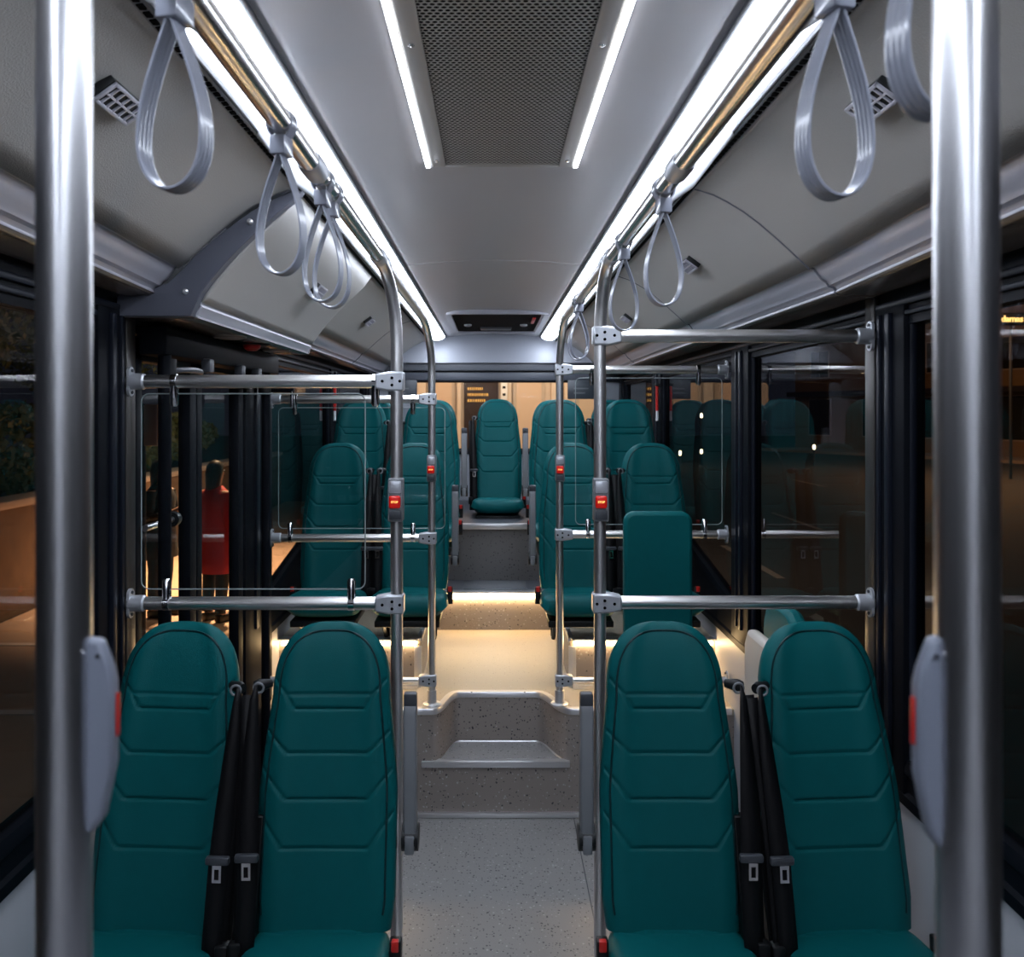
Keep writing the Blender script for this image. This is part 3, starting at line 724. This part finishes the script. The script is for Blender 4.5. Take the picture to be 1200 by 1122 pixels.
def front_y(x, z, h, groove=True):
    tp = max(.02, 1-max(0, (z-.50)/(BH-.50))**5)**.5; sN = min(1, abs(x)/h)
    y = -.045*tp*(1-sN**5)**(1/3.2) - .010*math.exp(-((sN-.72)/.2)**2)*tp
    if groove:
        g = 0
        for a, c in GRV:
            d = seg_d(x, z, a, c)
            if d < .02: g = max(g, math.exp(-(d/.0034)**2))
        y += .007*g*(1 if sN < .95 else .3)
    return y
def backrest_mesh():
    b = MB(); NF, NBk = 72, 12; zs = [i*.0042 for i in range(int(.70/.0042))]
    k = 36; z0 = zs[-1]
    zs += [z0+(BH-z0)*math.sin(PI/2*(i+1)/k) for i in range(k)]
    R = []
    for z in zs:
        h = max(hw(z), .0015); tp = max(.02, 1-max(0, (z-.50)/(BH-.50))**5)**.5; ring_ = []
        for i in range(NF+1):
            q = -1+2*i/NF; q = math.copysign(abs(math.sin(abs(q)*PI/2))**.9, q)
            ring_.append((h*q, front_y(h*q, z, h), z))
        for i in range(1, NBk):
            q = 1-2*i/NBk; ring_.append((h*q, .036*tp*(1-abs(q)**3)**(1/2.5), z))
        R.append([b.bm.verts.new(p) for p in ring_])
    n = len(R[0])
    for A, B in zip(R, R[1:]):
        for i in range(n): b.bm.faces.new((A[i], A[(i+1) % n], B[(i+1) % n], B[i]))
    b.bm.faces.new(R[0]); b.bm.faces.new(R[-1][::-1]); return b
def piping_mesh():
    inset = .026; P = []; z = .03
    while z < .70: P.append((hw(z), z)); z += .012
    x = hw(.70)
    while x > 0: P.append((x, .62+(BH-.62)*(1-(x/.172)**2.7)**(1/2.3))); x -= .004
    P.append((0, BH)); L = []
    for k in range(1, len(P)-1):
        tx, tz = P[k+1][0]-P[k-1][0], P[k+1][1]-P[k-1][1]; q = math.hypot(tx, tz)
        L.append((P[k][0]-tz/q*inset, P[k][1]+tx/q*inset))
    L = [p for p in L if p[0] > .002] + [(0, BH-inset)]
    path = [(x, front_y(x, z, max(hw(z), .01), False)-.0008, z) for x, z in L]
    path = path + [(-x, y, z) for x, y, z in path[:-1][::-1]]
    return MB().tube(path, .0030, 6)
def cushion_mesh():
    """rounded cushion, local: front at -y, top at z=0"""
    b = MB(); NX, NY = 40, 40; top = {}; bot = {}
    D = .43
    def shape(i, j):
        u = -1+2*i/NX; v = -1+2*j/NY            # u side, v depth (-1 back .. 1 front)
        # map square to rounded square
        p = 5.0; m = max(abs(u), abs(v)); L = (abs(u)**p+abs(v)**p)**(1/p) if m > 0 else 1
        k = m/L if m > 0 else 1; u2, v2 = u*k, v*k
        wdt = .195+.022*(v2+1)/2
        return u, v, u2*wdt, -(v2+1)/2*D, m
    for i in range(NX+1):
        for j in range(NY+1):
            u, v, x, y, m = shape(i, j)
            e = (1-m**8)**(1/2.2) if m < 1 else 0
            z = -.062+.062*e + .030*((v+1)/2) - .018*max(0, (v-.5)/.5)**2
            g = 0
            for a, c in (((-.13, -.10), (.13, -.10)), ((-.13, -.10), (-.2, -.03)), ((.13, -.10), (.2, -.03)), ((-.15, -.30), (.15, -.30)), ((-.15, -.30), (-.21, -.24)), ((.15, -.30), (.21, -.24))):
                d = seg_d(x, y, a, c); 
                if d < .03: g = max(g, math.exp(-(d/.005)**2))
            z -= .004*g*e
            top[i, j] = b.bm.verts.new((x, y, z))
            if 0 < i < NX and 0 < j < NY:
                bot[i, j] = b.bm.verts.new((x*(.97-.1*m), y*.97-.01, -.062-.058*((1-m**10)**(1/3)) + .030*((v+1)/2)))
    for i in range(NX):
        for j in range(NY):
            b.bm.faces.new((top[i, j], top[i+1, j], top[i+1, j+1], top[i, j+1]))
            q = [bot.get(k, top[k]) for k in ((i, j), (i, j+1), (i+1, j+1), (i+1, j))]
            b.bm.faces.new(q)
    return b
RAKE = math.radians(11.5)
def make_seat(belt, armrest, h, arm=True, legs=True):
    """belt/armrest: -1/1 lateral side. h = height of the back/cushion junction above the support"""
    t = empty('bus_seat')
    bo = backrest_mesh().build('backrest', M_teal, t, 60) if 'b' not in CACHE else None
    if bo is None: bo = CACHE['b'].copy(); COL.objects.link(bo); bo.parent = t
    else: CACHE['b'] = bo
    if not bo.children:
        if 'p' not in CACHE: CACHE['p'] = pp = piping_mesh().build('piping', M_piping, bo, 60)
        else: pp = CACHE['p'].copy(); COL.objects.link(pp); pp.parent = bo
    bo.location = (0, 0, h); bo.rotation_euler = (-RAKE, 0, 0)
    if 'c' not in CACHE: CACHE['c'] = co = cushion_mesh().build('seat_cushion', M_teal, t, 60)
    else: co = CACHE['c'].copy(); COL.objects.link(co); co.parent = t
    co.location = (0, .045, h+.012)
    # hard shell behind the backrest
    b = MB(); secs = []
    for z, s in ((.02, .94), (.3, .97), (.55, .95), (.66, .88), (.71, .7)):
        wx = hw(z)*s; secs.append([(-wx, .022, z), (-wx*.9, .050, z), (0, .062, z), (wx*.9, .050, z), (wx, .022, z)])
    b.loft(secs); sh = b.build('back_shell', M_shellgrey, t, solid=.006); sh.location = (0, 0, h); sh.rotation_euler = (-RAKE, 0, 0)
    # base
    if h > .3:
        MB().box(-.17, .17, -.36, .0, h-.155, h-.10, .008).build('seat_pan', M_black, t)
        MB().prism([(-.30, 0), (-.05, 0), (-.02, h-.15), (-.34, h-.15)], 'x', -.11, .11).build('pedestal', M_shellgrey, t, bevel=.01)
    else:
        MB().box(-.17, .17, -.36, .0, h-.13, h-.095, .006).build('seat_pan', M_black, t)
        if legs:
            for sx in (-1, 1):
                MB().tube([(sx*.13, -.30, h-.11), (sx*.13, -.16, .0)], .012, 8).build('leg', M_black, t)
                MB().tube([(sx*.13, -.06, h-.11), (sx*.13, -.12, .0)], .012, 8).build('leg', M_black, t)
    if arm:
        s = armrest; x = s*.232
        ar = MB()
        ar.prism([(-.030, .03), (-.036, .06), (-.030, .40), (-.020, .425), (.008, .425), (.018, .40), (.024, .06), (.018, .03), (.0, .02)], 'x', x-.019, x+.019)
        a = ar.build('armrest', M_armrest, t, bevel=.006); a.location = (0, .10, h+(.17 if h > .4 else .12))
        MB().box(x-.019, x+.019, -.022, .012, .415, .455, .006).build('armrest_cap', M_darkgrey, a)
        MB().tube([(x-.024, -.005, .035), (x+.024, -.005, .035)], .038, 20).build('pivot', M_black, a)
        MB().box(x-.014, x+.014, -.046, -.036, .0, .055, .006).build('pivot_cover', M_armrest, a)
    if belt:
        s = belt; q = math.sin(RAKE)
        ax, ay, az = s*.196, .05, h+.66
        an = MB().tube([(s*.165, ay+.02, az), (s*.192, ay, az), (s*.205, ay-.01, az)], [.012, .018, .014], 12).build('belt_anchor', M_black, t)
        MB().tube([(s*.19+.014*math.cos(a), ay-.026+0*a, az+.014*math.sin(a)) for a in [2*PI*k/14 for k in range(15)]], .0035, 8, False).build('guide_ring', M_armrest, an)
        b = MB()
        pts = [(s*.197, ay-.028, az+.008, .014, .5), (s*.199, ay-.040, az-.03, .030, .8), (s*.198, ay-.075, az-.16, .044, 1.1), (s*.194, ay-.110, az-.30, .050, 1.3), (s*.190, ay-.135, az-.42, .052, 1.4), (s*.188, ay-.165, az-.62, .052, 1.4), (s*.190, ay-.185, az-.70, .050, 1.3)]
        secs = []
        for (x, y, z, wd, tw) in pts:
            cx = math.sin(tw)*wd/2; cy = math.cos(tw)*wd/2
            secs.append([(x-cx, y-cy*.5, z), (x, y-.004, z), (x+cx, y+cy*.5, z)])
        b.loft(secs); wb = b.build('belt_webbing', M_web, t, solid=.0025)
        # second, slack run
        b = MB(); secs = []
        for (x, y, z, wd, tw) in pts[1:]:
            secs.append([(x+s*.020-.016, y+.012, z+.01), (x+s*.020+.016, y+.020, z+.01)])
        b.loft(secs); b.build('belt_webbing', M_web, t, solid=.002)
        tz = az-.42
        g = MB().box(s*.190-.032, s*.190+.032, -.104, -.084, tz-.010, tz+.012, .006).build('belt_tongue', M_darkgrey, t)
        fr = MB()
        cx = s*.190+.002
        for a, c, z0, z1 in ((-.012, -.006, -.044, -.016), (.006, .012, -.044, -.016), (-.012, .012, -.052, -.044), (-.012, .012, -.016, -.006)):
            fr.box(cx+a, cx+c, -.108, -.102, tz+z0, tz+z1)
        fr.build('tongue_plate', M_chrome, g)
        MB().box(s*.215-.018, s*.215+.018, -.13, -.09, h-.03, h+.03, .008).build('belt_socket', M_black, t)
        MB().prism([(-.10, h-.08), (.03, h-.08), (.05, h+.30), (.02, h+.30)], 'x', min(s*.175, s*.224), max(s*.175, s*.224)).build('belt_gap_filler', M_black, t, bevel=.004)  # black filler added behind the belts to darken the seat gap
        # buckle receiver on the other side
        rx = -s*.212
        bk = MB().box(rx-.016, rx+.016, -.125, -.095, h-.06, h+.035, .005).build('buckle', M_black, t)
        MB().box(rx-.010, rx+.010, -.129, -.112, h+.008, h+.037, .003).build('buckle_button', M_redp, bk)
    return t
CACHE = {}
seats = [
 # x, y(junction), z support, h, belt, arm, label
 (-.95, 2.385, .09, .475, 1, 0, 'teal bus seat nearest the left window in the front row'),
 (-.470, 2.385, .09, .475, -1, 1, 'teal bus seat left of the aisle in the front row'),
 (.505, 2.385, .09, .475, 1, -1, 'teal bus seat right of the aisle in the front row'),
 (.992, 2.385, .09, .475, -1, 0, 'teal bus seat nearest the right window in the front row'),
 (-.885, 4.80, Z3, .235, 1, 0, 'teal bus seat by the left window, first row on the podium'),
 (-.445, 4.80, Z3, .235, -1, 1, 'teal bus seat left of the aisle, first row on the podium'),
 (.462, 4.80, Z3, .235, 1, -1, 'teal bus seat right of the aisle, first row on the podium'),
 (.915, 4.80, Z3, .235, -1, 0, 'teal bus seat by the right window, first row on the podium'),
 (-.88, 5.60, Z3, .50, 1, 0, 'teal bus seat by the left window, second row on the podium'),
 (-.42, 5.60, Z3, .50, -1, 1, 'teal bus seat left of the aisle, second row on the podium'),
 (.452, 5.60, Z3, .50, 1, -1, 'teal bus seat right of the aisle, second row on the podium'),
 (.905, 5.60, Z3, .50, -1, 0, 'teal bus seat by the right window, second row on the podium'),
 (-.90, 6.42, Z3, .51, 1, 0, 'teal bus seat by the left window, last podium row'),
 (-.445, 6.42, Z3, .51, -1, 0, 'teal bus seat left of the aisle, last podium row'),
 (.475, 6.42, Z3, .51, 1, 0, 'teal bus seat right of the aisle, last podium row'),
 (.925, 6.42, Z3, .51, -1, 0, 'teal bus seat by the right window, last podium row'),
 (.042, 6.95, Z4, .115, -1, 0, 'single teal bus seat in the middle of the rear wall'),
]
protos = {}
for i, (x, y, z, h, belt, arm, lb) in enumerate(seats):
    key = (h, belt, arm)
    if key in protos: o = copy_tree(protos[key])
    else: o = make_seat(belt, arm, h, arm != 0, True); protos[key] = o
    o.location = (x, y, z); tag(o, lb, 'seat', 'teal bus seats')
    if i in (0, 3): o.rotation_euler = (0, math.radians(1.8 if i == 0 else -2.0), 0)

# folding backrest (wheelchair bay), right of the aisle
t = empty('wheelchair_backboard', (.735, 3.80, 0), 'flat teal padded backrest standing behind the front right seats', 'backrest')
b = MB(); b.prism(rrect(-.152, .152, .62, 1.565, .05), 'y', -.03, .03); b.build('pad', M_teal, t, bevel=.016)
MB().box(-.02, .02, .03, .06, 0, 1.4, .005).build('support_post', M_black, t)
MB().box(-.10, .10, -.03, .12, 0, .015, .004).build('base_plate', M_black, t)
# folded side seat on the right wall
t = empty('folding_side_seat', (1.0, 3.1, 0), 'folded side seat with cream shell and teal pads on the right wall', 'seat')
b = MB(); b.prism([(-.20+.0, .45), (.20, .45), (.20, 1.12), (.16, 1.18), (-.12, 1.18), (-.20, 1.10)], 'x', -.03, .02); b.build('shell', M_cream, t, bevel=.02)
b = MB(); b.prism(rrect(-.17, .19, .80, 1.30, .12), 'x', .04, .10); b.build('back_pad', M_teal, t, bevel=.02)
b = MB(); b.prism(rrect(-.18, .18, .55, 1.14, .06), 'x', .018, .045); b.build('seat_pad', M_teal, t, bevel=.01)
MB().box(.09, .195, -.10, .10, .50, 1.1, .005).build('wall_bracket', M_black, t)

# hanging plates on the rear window
for x, lb in ((-.80, 'small dark grey plate at the left top corner of the rear window'), (.80, 'small dark grey plate at the right top corner of the rear window')):
    t = empty('notice_plate', (x, 7.6, 2.18), lb, 'plate', 'rear window plates')
    MB().box(-.13, .13, -.004, .004, -.05, .12, .006).build('plate', mat('plate_grey', (.06, .07, .085), .35), t)
    MB().box(-.01, .01, .004, .34, .09, .115, .003).build('bracket', M_black, t)
    for k in range(2):
        MB().box(-.075, .055-.03*k, -.0052, -.0038, .038-.04*k, .050-.04*k).build('print_line', M_armrest, t)
# ceiling emergency controls over the door
t = empty('door_release', (-1.02, 3.62, 2.297), 'red emergency door release knob in a round recess over the door', 'control')
MB().tube([(0, 0, 0), (0, 0, -.006)], .075, 24).build('recess_ring', M_black, t)
MB().tube([(0, 0, -.004), (0, 0, -.02), (0, 0, -.03)], [.038, .034, .02], 18).build('knob', M_redp, t)
for y, lb in ((3.25, 'beige oval cover on the door header, nearer one'), (3.95, 'beige oval cover on the door header, farther one')):
    o = MB().tube([(-1.0, y, 2.297), (-1.0, y, 2.288), (-1.0, y, 2.284)], [.065, .06, .04], 24).build('speaker_cover', mat('beige_cover', (.22, .19, .17), .4)); tag(o, lb, 'cover')
# emergency hammer on the right rear post
t = empty('emergency_hammer', (1.17, 6.06, 2.0), 'red and white emergency hammer on the right rear window post', 'hammer')
MB().tube([(0, 0, .02), (0, 0, .20)], .011, 10).build('handle', M_redp, t)
MB().tube([(-.0, -.0, -.05), (0, 0, .02)], .010, 10).build('sleeve', M_white, t)
MB().box(-.014, .03, -.03, .03, .195, .215, .004).build('head', M_black, t)
t = empty('emergency_hammer', (-1.12, 6.06, 2.0), 'red and white emergency hammer on the left rear window post', 'hammer')
MB().tube([(0, 0, .02), (0, 0, .20)], .011, 10).build('handle', M_redp, t)
MB().tube([(-.0, -.0, -.05), (0, 0, .02)], .010, 10).build('sleeve', M_white, t)
MB().box(-.03, .014, -.03, .03, .195, .215, .004).build('head', M_black, t)

# ================================================================== OUTSIDE
GZ0 = -.32
gp = MB().box(-30, 60, -25, 90, GZ0-.1, GZ0).build('ground', mat('asphalt', (.045, .042, .04), .7, bump=.3, bscale=60, var=.25, vscale=3)); tag(gp, kind='structure')
pv = MB().box(-5.3, -1.6, 1.0, 22, GZ0, GZ0+.06).build('pavement', mat('sandy_pavement', (.46, .33, .22), .75, var=.2, vscale=3, bump=.3, bscale=40)); tag(pv, kind='structure')
for y in (4.5, 6.4, 8.3): MB().box(-5.3, -1.6, y, y+.09, GZ0+.06, GZ0+.066).build('paving_line', mat('white_paint', (.75, .68, .6), .6), pv)
# low garden wall with hedge
gw = empty('garden_wall', (-5.6, 3, GZ0), 'low sandstone garden wall with pale coping beyond the door', 'wall')
MB().box(-.15, .15, 0, 19, 0, 1.25, .01).build('wall_body', mat('sandstone', (.24, .155, .095), .8, var=.25, vscale=5, bump=.4, bscale=30), gw)
MB().box(-.2, .2, 0, 19, 1.25, 1.34, .015).build('coping', mat('pale_coping', (.6, .5, .42), .6), gw)
def leafy(name, c, r, n, m, label, cat, trunk=None):
    rr = random.Random(name+str(c)); t = empty(name, (c[0], c[1], GZ0), label, cat)
    verts = []; faces = []
    for _ in range(n):
        a = rr.uniform(0, 2*PI); u = rr.uniform(-1, 1); q = rr.uniform(.55, 1)**.5; s = math.sqrt(1-u*u)
        p = Vector((math.cos(a)*s*r[0]*q, math.sin(a)*s*r[1]*q, c[2]-GZ0+u*r[2]*q))
        d1 = Vector((rr.gauss(0, 1), rr.gauss(0, 1), rr.gauss(0, 1))).normalized(); d2 = d1.orthogonal().normalized(); L = rr.uniform(.035, .08)
        k = len(verts); verts += [p-d1*L, p+d2*L*.4, p+d1*L, p-d2*L*.4]; faces.append((k, k+1, k+2, k+3))
    me = bpy.data.meshes.new('foliage'); me.from_pydata(verts, [], faces); me.materials.append(m)
    o = bpy.data.objects.new('foliage', me); COL.objects.link(o); o.parent = t; o['kind'] = 'stuff'
    if trunk: MB().tube([(0, 0, 0), (.05, .02, trunk*.5), (0, 0, trunk)], [.12, .09, .06], 8).build('trunk', mat('bark', (.06, .04, .025), .9), t)
    return t
M_leaf = mat('leaves', (.06, .085, .02), .6)
leafy('hedge', (-6.3, 12.5, 1.55), (.5, 7, .6), 14000, M_leaf, 'clipped dark hedge above the low garden wall', 'hedge')
leafy('street_tree', (-8.0, 16.5, 4.2), (2.2, 2.2, 1.9), 6000, M_leaf, 'leafy street tree behind the garden wall, farther one', 'tree', 3.4)
leafy('street_tree', (-7.4, 11.2, 3.9), (1.6, 1.6, 1.6), 4500, M_leaf, 'leafy street tree behind the garden wall, nearer one', 'tree', 3.2)
# house beyond
def facade(name, x, y, z0, wdt, hgt, m, label, rz=0, wins=(), cols=(), depth=3.0):
    t = empty(name, (x, y, z0), label, 'building', rz=rz)
    MB().box(-wdt/2, wdt/2, 0, depth, 0, hgt).build('wall', m, t)
    for wx, wz, ww, wh, mm in wins:
        f = MB().box(wx-ww/2-.06, wx+ww/2+.06, -.06, .02, wz-.06, wz+wh+.06).build('window', mat('stone_frame', (.45, .36, .27), .7), t)
        MB().box(wx-ww/2, wx+ww/2, -.075, -.055, wz, wz+wh).build('pane', mm, f)
        if mm is M_dimwin: MB().box(wx-.03, wx+.03, -.10, -.07, wz, wz+wh).build('mullion', M_black, f)
    for cx, cw in cols:
        MB().box(cx-cw/2, cx+cw/2, -.16, .01, 0, hgt, .01).build('pilaster', mat('pale_pilaster', (.62, .50, .38), .7), t)
    return t

M_stone = mat('beige_stone', (.60, .49, .38), .75, var=.12, vscale=1.5)
M_dimwin = mat('dim_window', (.02, .018, .015), .2)
facade('house', -15, 15, GZ0, 14, 5.5, mat('brown_render', (.16, .11, .07), .8, var=.2, vscale=2), 'brown house far behind the garden wall', rz=math.radians(70), wins=[(x, z, 1.0, 1.3, M_dimwin) for x in (-5, -3, -1, 1, 3, 5) for z in (1.0, 3.2)])
# small street sign by the door
t = empty('street_sign', (-3.35, 8.2, GZ0+.06), 'small pale street sign on a thin post beyond the door', 'sign')
MB().tube([(0, 0, 0), (0, 0, 2.35)], .022, 10).build('post', M_darkgrey, t)
MB().box(-.14, .14, -.02, .02, 1.95, 2.35, .01).build('board', mat('sign_board', (.55, .38, .28), .6), t)
# the building behind the bus
rb = facade('shop_building', .0, 14.5, GZ0, 4.5, 6.5, M_stone, 'beige stone shop building behind the rear window', wins=[(-1.62, .8, .5, 2.6, mat('tan_panel', (.58, .42, .29), .7)), (-.86, .8, .34, 2.6, MATS['tan_panel']), (.62, .8, .42, 2.6, MATS['tan_panel']), (1.72, .8, .5, 2.6, MATS['tan_panel'])], cols=[(-1.2, .16), (-.56, .07), (.24, .16), (1.05, .12), (1.25, .08), (2.1, .14)])
sf = MB().box(-.48, .10, -.06, .05, .1, 3.2).build('shopfront', mat('shop_dark', (.022, .010, .007), .5), rb)
M_gold = mat('gold_letters', (.7, .42, .1), .5, emit=(1, .6, .15), estr=.05)
for k, (z, L) in enumerate(((2.72, .18), (2.62, .25), (2.52, .21))):
    b = MB(); x = -.42; rr = random.Random(k)
    while x < -.42+L*1.4:
        q = rr.uniform(.012, .03); b.box(x, x+q, -.066, -.06, z, z+.045); x += q+.012
    o = b.build('shop_lettering', M_gold, sf); o['kind'] = 'stuff'
hs = MB().box(.14, .25, -.24, -.20, 2.55, 3.05, .01).build('hanging_sign', mat('white_sign', (.8, .78, .72), .5), rb)
for z in (2.62, 2.74, 2.86): MB().box(.17, .22, -.244, -.239, z, z+.04).build('sign_mark', M_black, hs)
leafy('planter_shrub', (-1.2, 13.4, .9), (.45, .45, .7), 700, M_leaf, 'shrub in front of the shop building, left of the middle seat', 'shrub', .8)
# the far side of the street on the right
fb = facade('street_building', 30, 36, GZ0, 44, 9, mat('ochre_render', (.24, .15, .07), .8, var=.25, vscale=.5), 'long ochre building across the street on the right', rz=math.radians(-62),
       wins=[(x, 1.0, 1.6, 2.2, M_dimwin) for x in range(-20, 21, 4)] + [(x, 4.6, 1.3, 1.6, M_dimwin) for x in range(-20, 21, 4)])
MB().box(-22, 22, -.8, .02, 3.4, 3.7, .02).build('canopy', mat('awning_dark', (.03, .025, .03), .6), fb)
pv2 = MB().box(-22, 22, -3.4, 0, 0, .14).build('far_kerb', mat('kerb_stone', (.35, .27, .2), .8)); pv2.location = (30, 36, GZ0); pv2.rotation_euler = (0, 0, math.radians(-62)); tag(pv2, kind='structure')
t = empty('shop_sign', (18.4, 30.2, 5.35), 'small glowing yellow shop sign across the street, top right', 'sign')
MB().box(-.55, .55, .02, .08, -.22, .24, .02).build('board', M_black, t)
MB().tube([(0, .09, .2), (0, .09, GZ0-5.35)], .05, 10).build('post', M_darkgrey, t)
text_mesh('damas', .31, mat('neon_yellow', (1, .8, .3), .5, emit=(1, .72, .25), estr=1.0), 'lettering', t, Matrix.Translation((0, 0, 0)) @ FACE_CAM, .01, True)
for i, (x, y) in enumerate(((4.0, 12), (6.5, 17), (10.5, 27))):
    o = MB().box(x, x+.12, y, y+3, GZ0, GZ0+.004).build('lane_line', mat('worn_paint', (.22, .19, .16), .7), gp)

M_lampglow = mat('lamp_glow', (1, .9, .6), .4, emit=(1, .85, .5), estr=6)
for px, py, lb in ((954, 524, 'nearest the right window post'), (889, 527, 'just right of the second window post'), (822, 529, 'seen through the rear right partition, lower one'), (822, 487, 'seen through the rear right partition, higher one'), (797, 531, 'left of the rear right partition clamp')):
    d = 38.0; x = (px-577)/1000*d; z = H-(py-485)/1000*d
    t = empty('bollard_lamp', (x, d, GZ0), 'small glowing lamp across the dark street, '+lb, 'lamp', 'lamps across the street')
    MB().tube([(0, 0, 0), (0, 0, z-GZ0-.09)], .04, 8).build('post', M_darkgrey, t)
    MB().tube([(0, 0, z-GZ0-.11), (0, 0, z-GZ0-.06), (0, 0, z-GZ0+.06), (0, 0, z-GZ0+.10)], [.04, .06, .06, .03], 12).build('glowing_head', M_lampglow, t)

# ---- people outside the door
def skin(name, pts, edges, rad, m, parent, root=0, sub=2):
    me = bpy.data.meshes.new(name); me.from_pydata(pts, edges, []); o = bpy.data.objects.new(name, me); COL.objects.link(o); o.parent = parent
    md = o.modifiers.new('skin', 'SKIN'); md.use_smooth_shade = True
    for i, r in enumerate(rad): 
        v = me.skin_vertices[0].data[i]; v.radius = (r, r) if not isinstance(r, tuple) else r; v.use_root = (i == root)
    s = o.modifiers.new('sub', 'SUBSURF'); s.levels = 1; s.render_levels = sub; me.materials.append(m); return o
def person(loc, rz, label, skin_m, coat_m, leg_m, hair_m, coat_len=.80, hair_len=.2, arm_up=False, bag=False):
    t = empty('person', loc, label, 'person', rz=rz)
    hx = [ (0, 0, .95), (0, 0, 1.12), (0, 0, 1.32), (0, 0, 1.43), (0, -.01, 1.50), (0, -.02, 1.60), (0, -.015, 1.68)]
    rad = [(.15, .11), (.13, .10), (.16, .11), (.07, .07), (.055, .055), (.075, .09), (.06, .075)]
    pts = list(hx); E = [(i, i+1) for i in range(6)]
    for s in (-1, 1):
        k = len(pts)
        pts += [(s*.09, 0, .88), (s*.10, -.01, .50), (s*.10, .02, .09), (s*.10, -.12, .04)]; rad += [.085, .06, .042, .035]
        E += [(0, k), (k, k+1), (k+1, k+2), (k+2, k+3)]
        k = len(pts)
        if arm_up: arm = [(s*.18, 0, 1.38), (s*.23, -.03, 1.12), (s*.12, -.26, 1.18), (s*.06, -.34, 1.24)]
        else: arm = [(s*.18, 0, 1.38), (s*.23, .02, 1.10), (s*.24, -.06, .86), (s*.23, -.10, .76)]
        pts += arm; rad += [.06, .045, .034, (.02, .036)]; E += [(2, k), (k, k+1), (k+1, k+2), (k+2, k+3)]
        # five short fingers
        hp = Vector(arm[3]); dv = (hp-Vector(arm[2])).normalized(); side = dv.cross(Vector((s, 0, 0))).normalized()
        for q in range(5):
            kk = len(pts); o_ = side*(-.022+.013*q); e = (.05, .07, .075, .07, .055)[q]
            pts.append(tuple(hp+o_+dv*e*.6)); pts.append(tuple(hp+o_*1.2+dv*e+Vector((-s*.012, 0, 0)))); rad += [.009, .008]; E += [(k+3, kk), (kk, kk+1)]
    body = skin('body', pts, E, rad, skin_m, t)
    # face features joined into the head as small raised forms
    f = MB().tube([(0, -.085, 1.635), (0, -.115, 1.595), (0, -.10, 1.585)], [.008, .014, .010], 8).build('nose', skin_m, t)
    for s in (-1, 1): MB().tube([(s*.03, -.088, 1.63), (s*.03, -.101, 1.63)], .009, 8).build('eye', M_black, t)
    MB().tube([(-.022, -.092, 1.555), (0, -.100, 1.553), (.022, -.092, 1.555)], .005, 6).build('mouth', M_redp, t)
    # coat
    def ringp(z, a, c, n=18, dy=0): return [(a*math.cos(2*PI*k/n), dy+c*math.sin(2*PI*k/n), z) for k in range(n)]
    zb = 1.46-coat_len
    b = MB(); b.loft([ringp(zb, .23, .17), ringp(zb+.12, .21, .16), ringp(1.0, .185, .145), ringp(1.15, .175, .14), ringp(1.32, .205, .15), ringp(1.40, .16, .12), ringp(1.47, .075, .075)], True); b.build('coat', coat_m, t, solid=.012)
    for s in (-1, 1):
        A = [Vector(p) for p in ([(s*.155, 0, 1.39), (s*.235, -.03, 1.12), (s*.135, -.23, 1.17)] if arm_up else [(s*.155, 0, 1.39), (s*.235, .02, 1.10), (s*.24, -.05, .89)])]
        MB().tube(A, [.075, .062, .048], 12).build('sleeve', coat_m, t)
        MB().tube([(s*.09, 0, .90), (s*.10, -.01, .50), (s*.10, .02, .10)], [.098, .075, .058], 12).build('trouser_leg', leg_m, t)
        MB().box(s*.10-.045, s*.10+.045, -.19, .07, -.0, .09, .02).build('shoe', M_black, t)
    b = MB(); b.loft([ringp(1.60-hair_len, .06, .045, 14, .055), ringp(1.55, .088, .07, 14, .03), ringp(1.62, .094, .085, 14, .018), ringp(1.69, .085, .088, 14, .0), ringp(1.735, .05, .06, 14, -.005), ringp(1.75, .01, .015, 14, -.005)], True); b.build('hair', hair_m, t, solid=.008)
    return t
M_skin = mat('skin_tone', (.42, .24, .16), .5)
M_hair = mat('dark_hair', (.012, .01, .009), .45)
M_blackcloth = mat('black_cloth', (.012, .012, .013), .8)
M_redcloth = mat('red_cloth', (.50, .012, .018), .75)
PZ = GZ0+.06
person((-3.72, 9.55, PZ), math.radians(75), 'person in black outside the door with both arms raised forward', M_skin, M_blackcloth, M_blackcloth, M_hair, .80, .16, arm_up=True)
person((-3.02, 9.3, PZ), math.radians(150), 'person in a long red coat with black hair outside the door', M_skin, M_redcloth, M_blackcloth, M_hair, .92, .30)
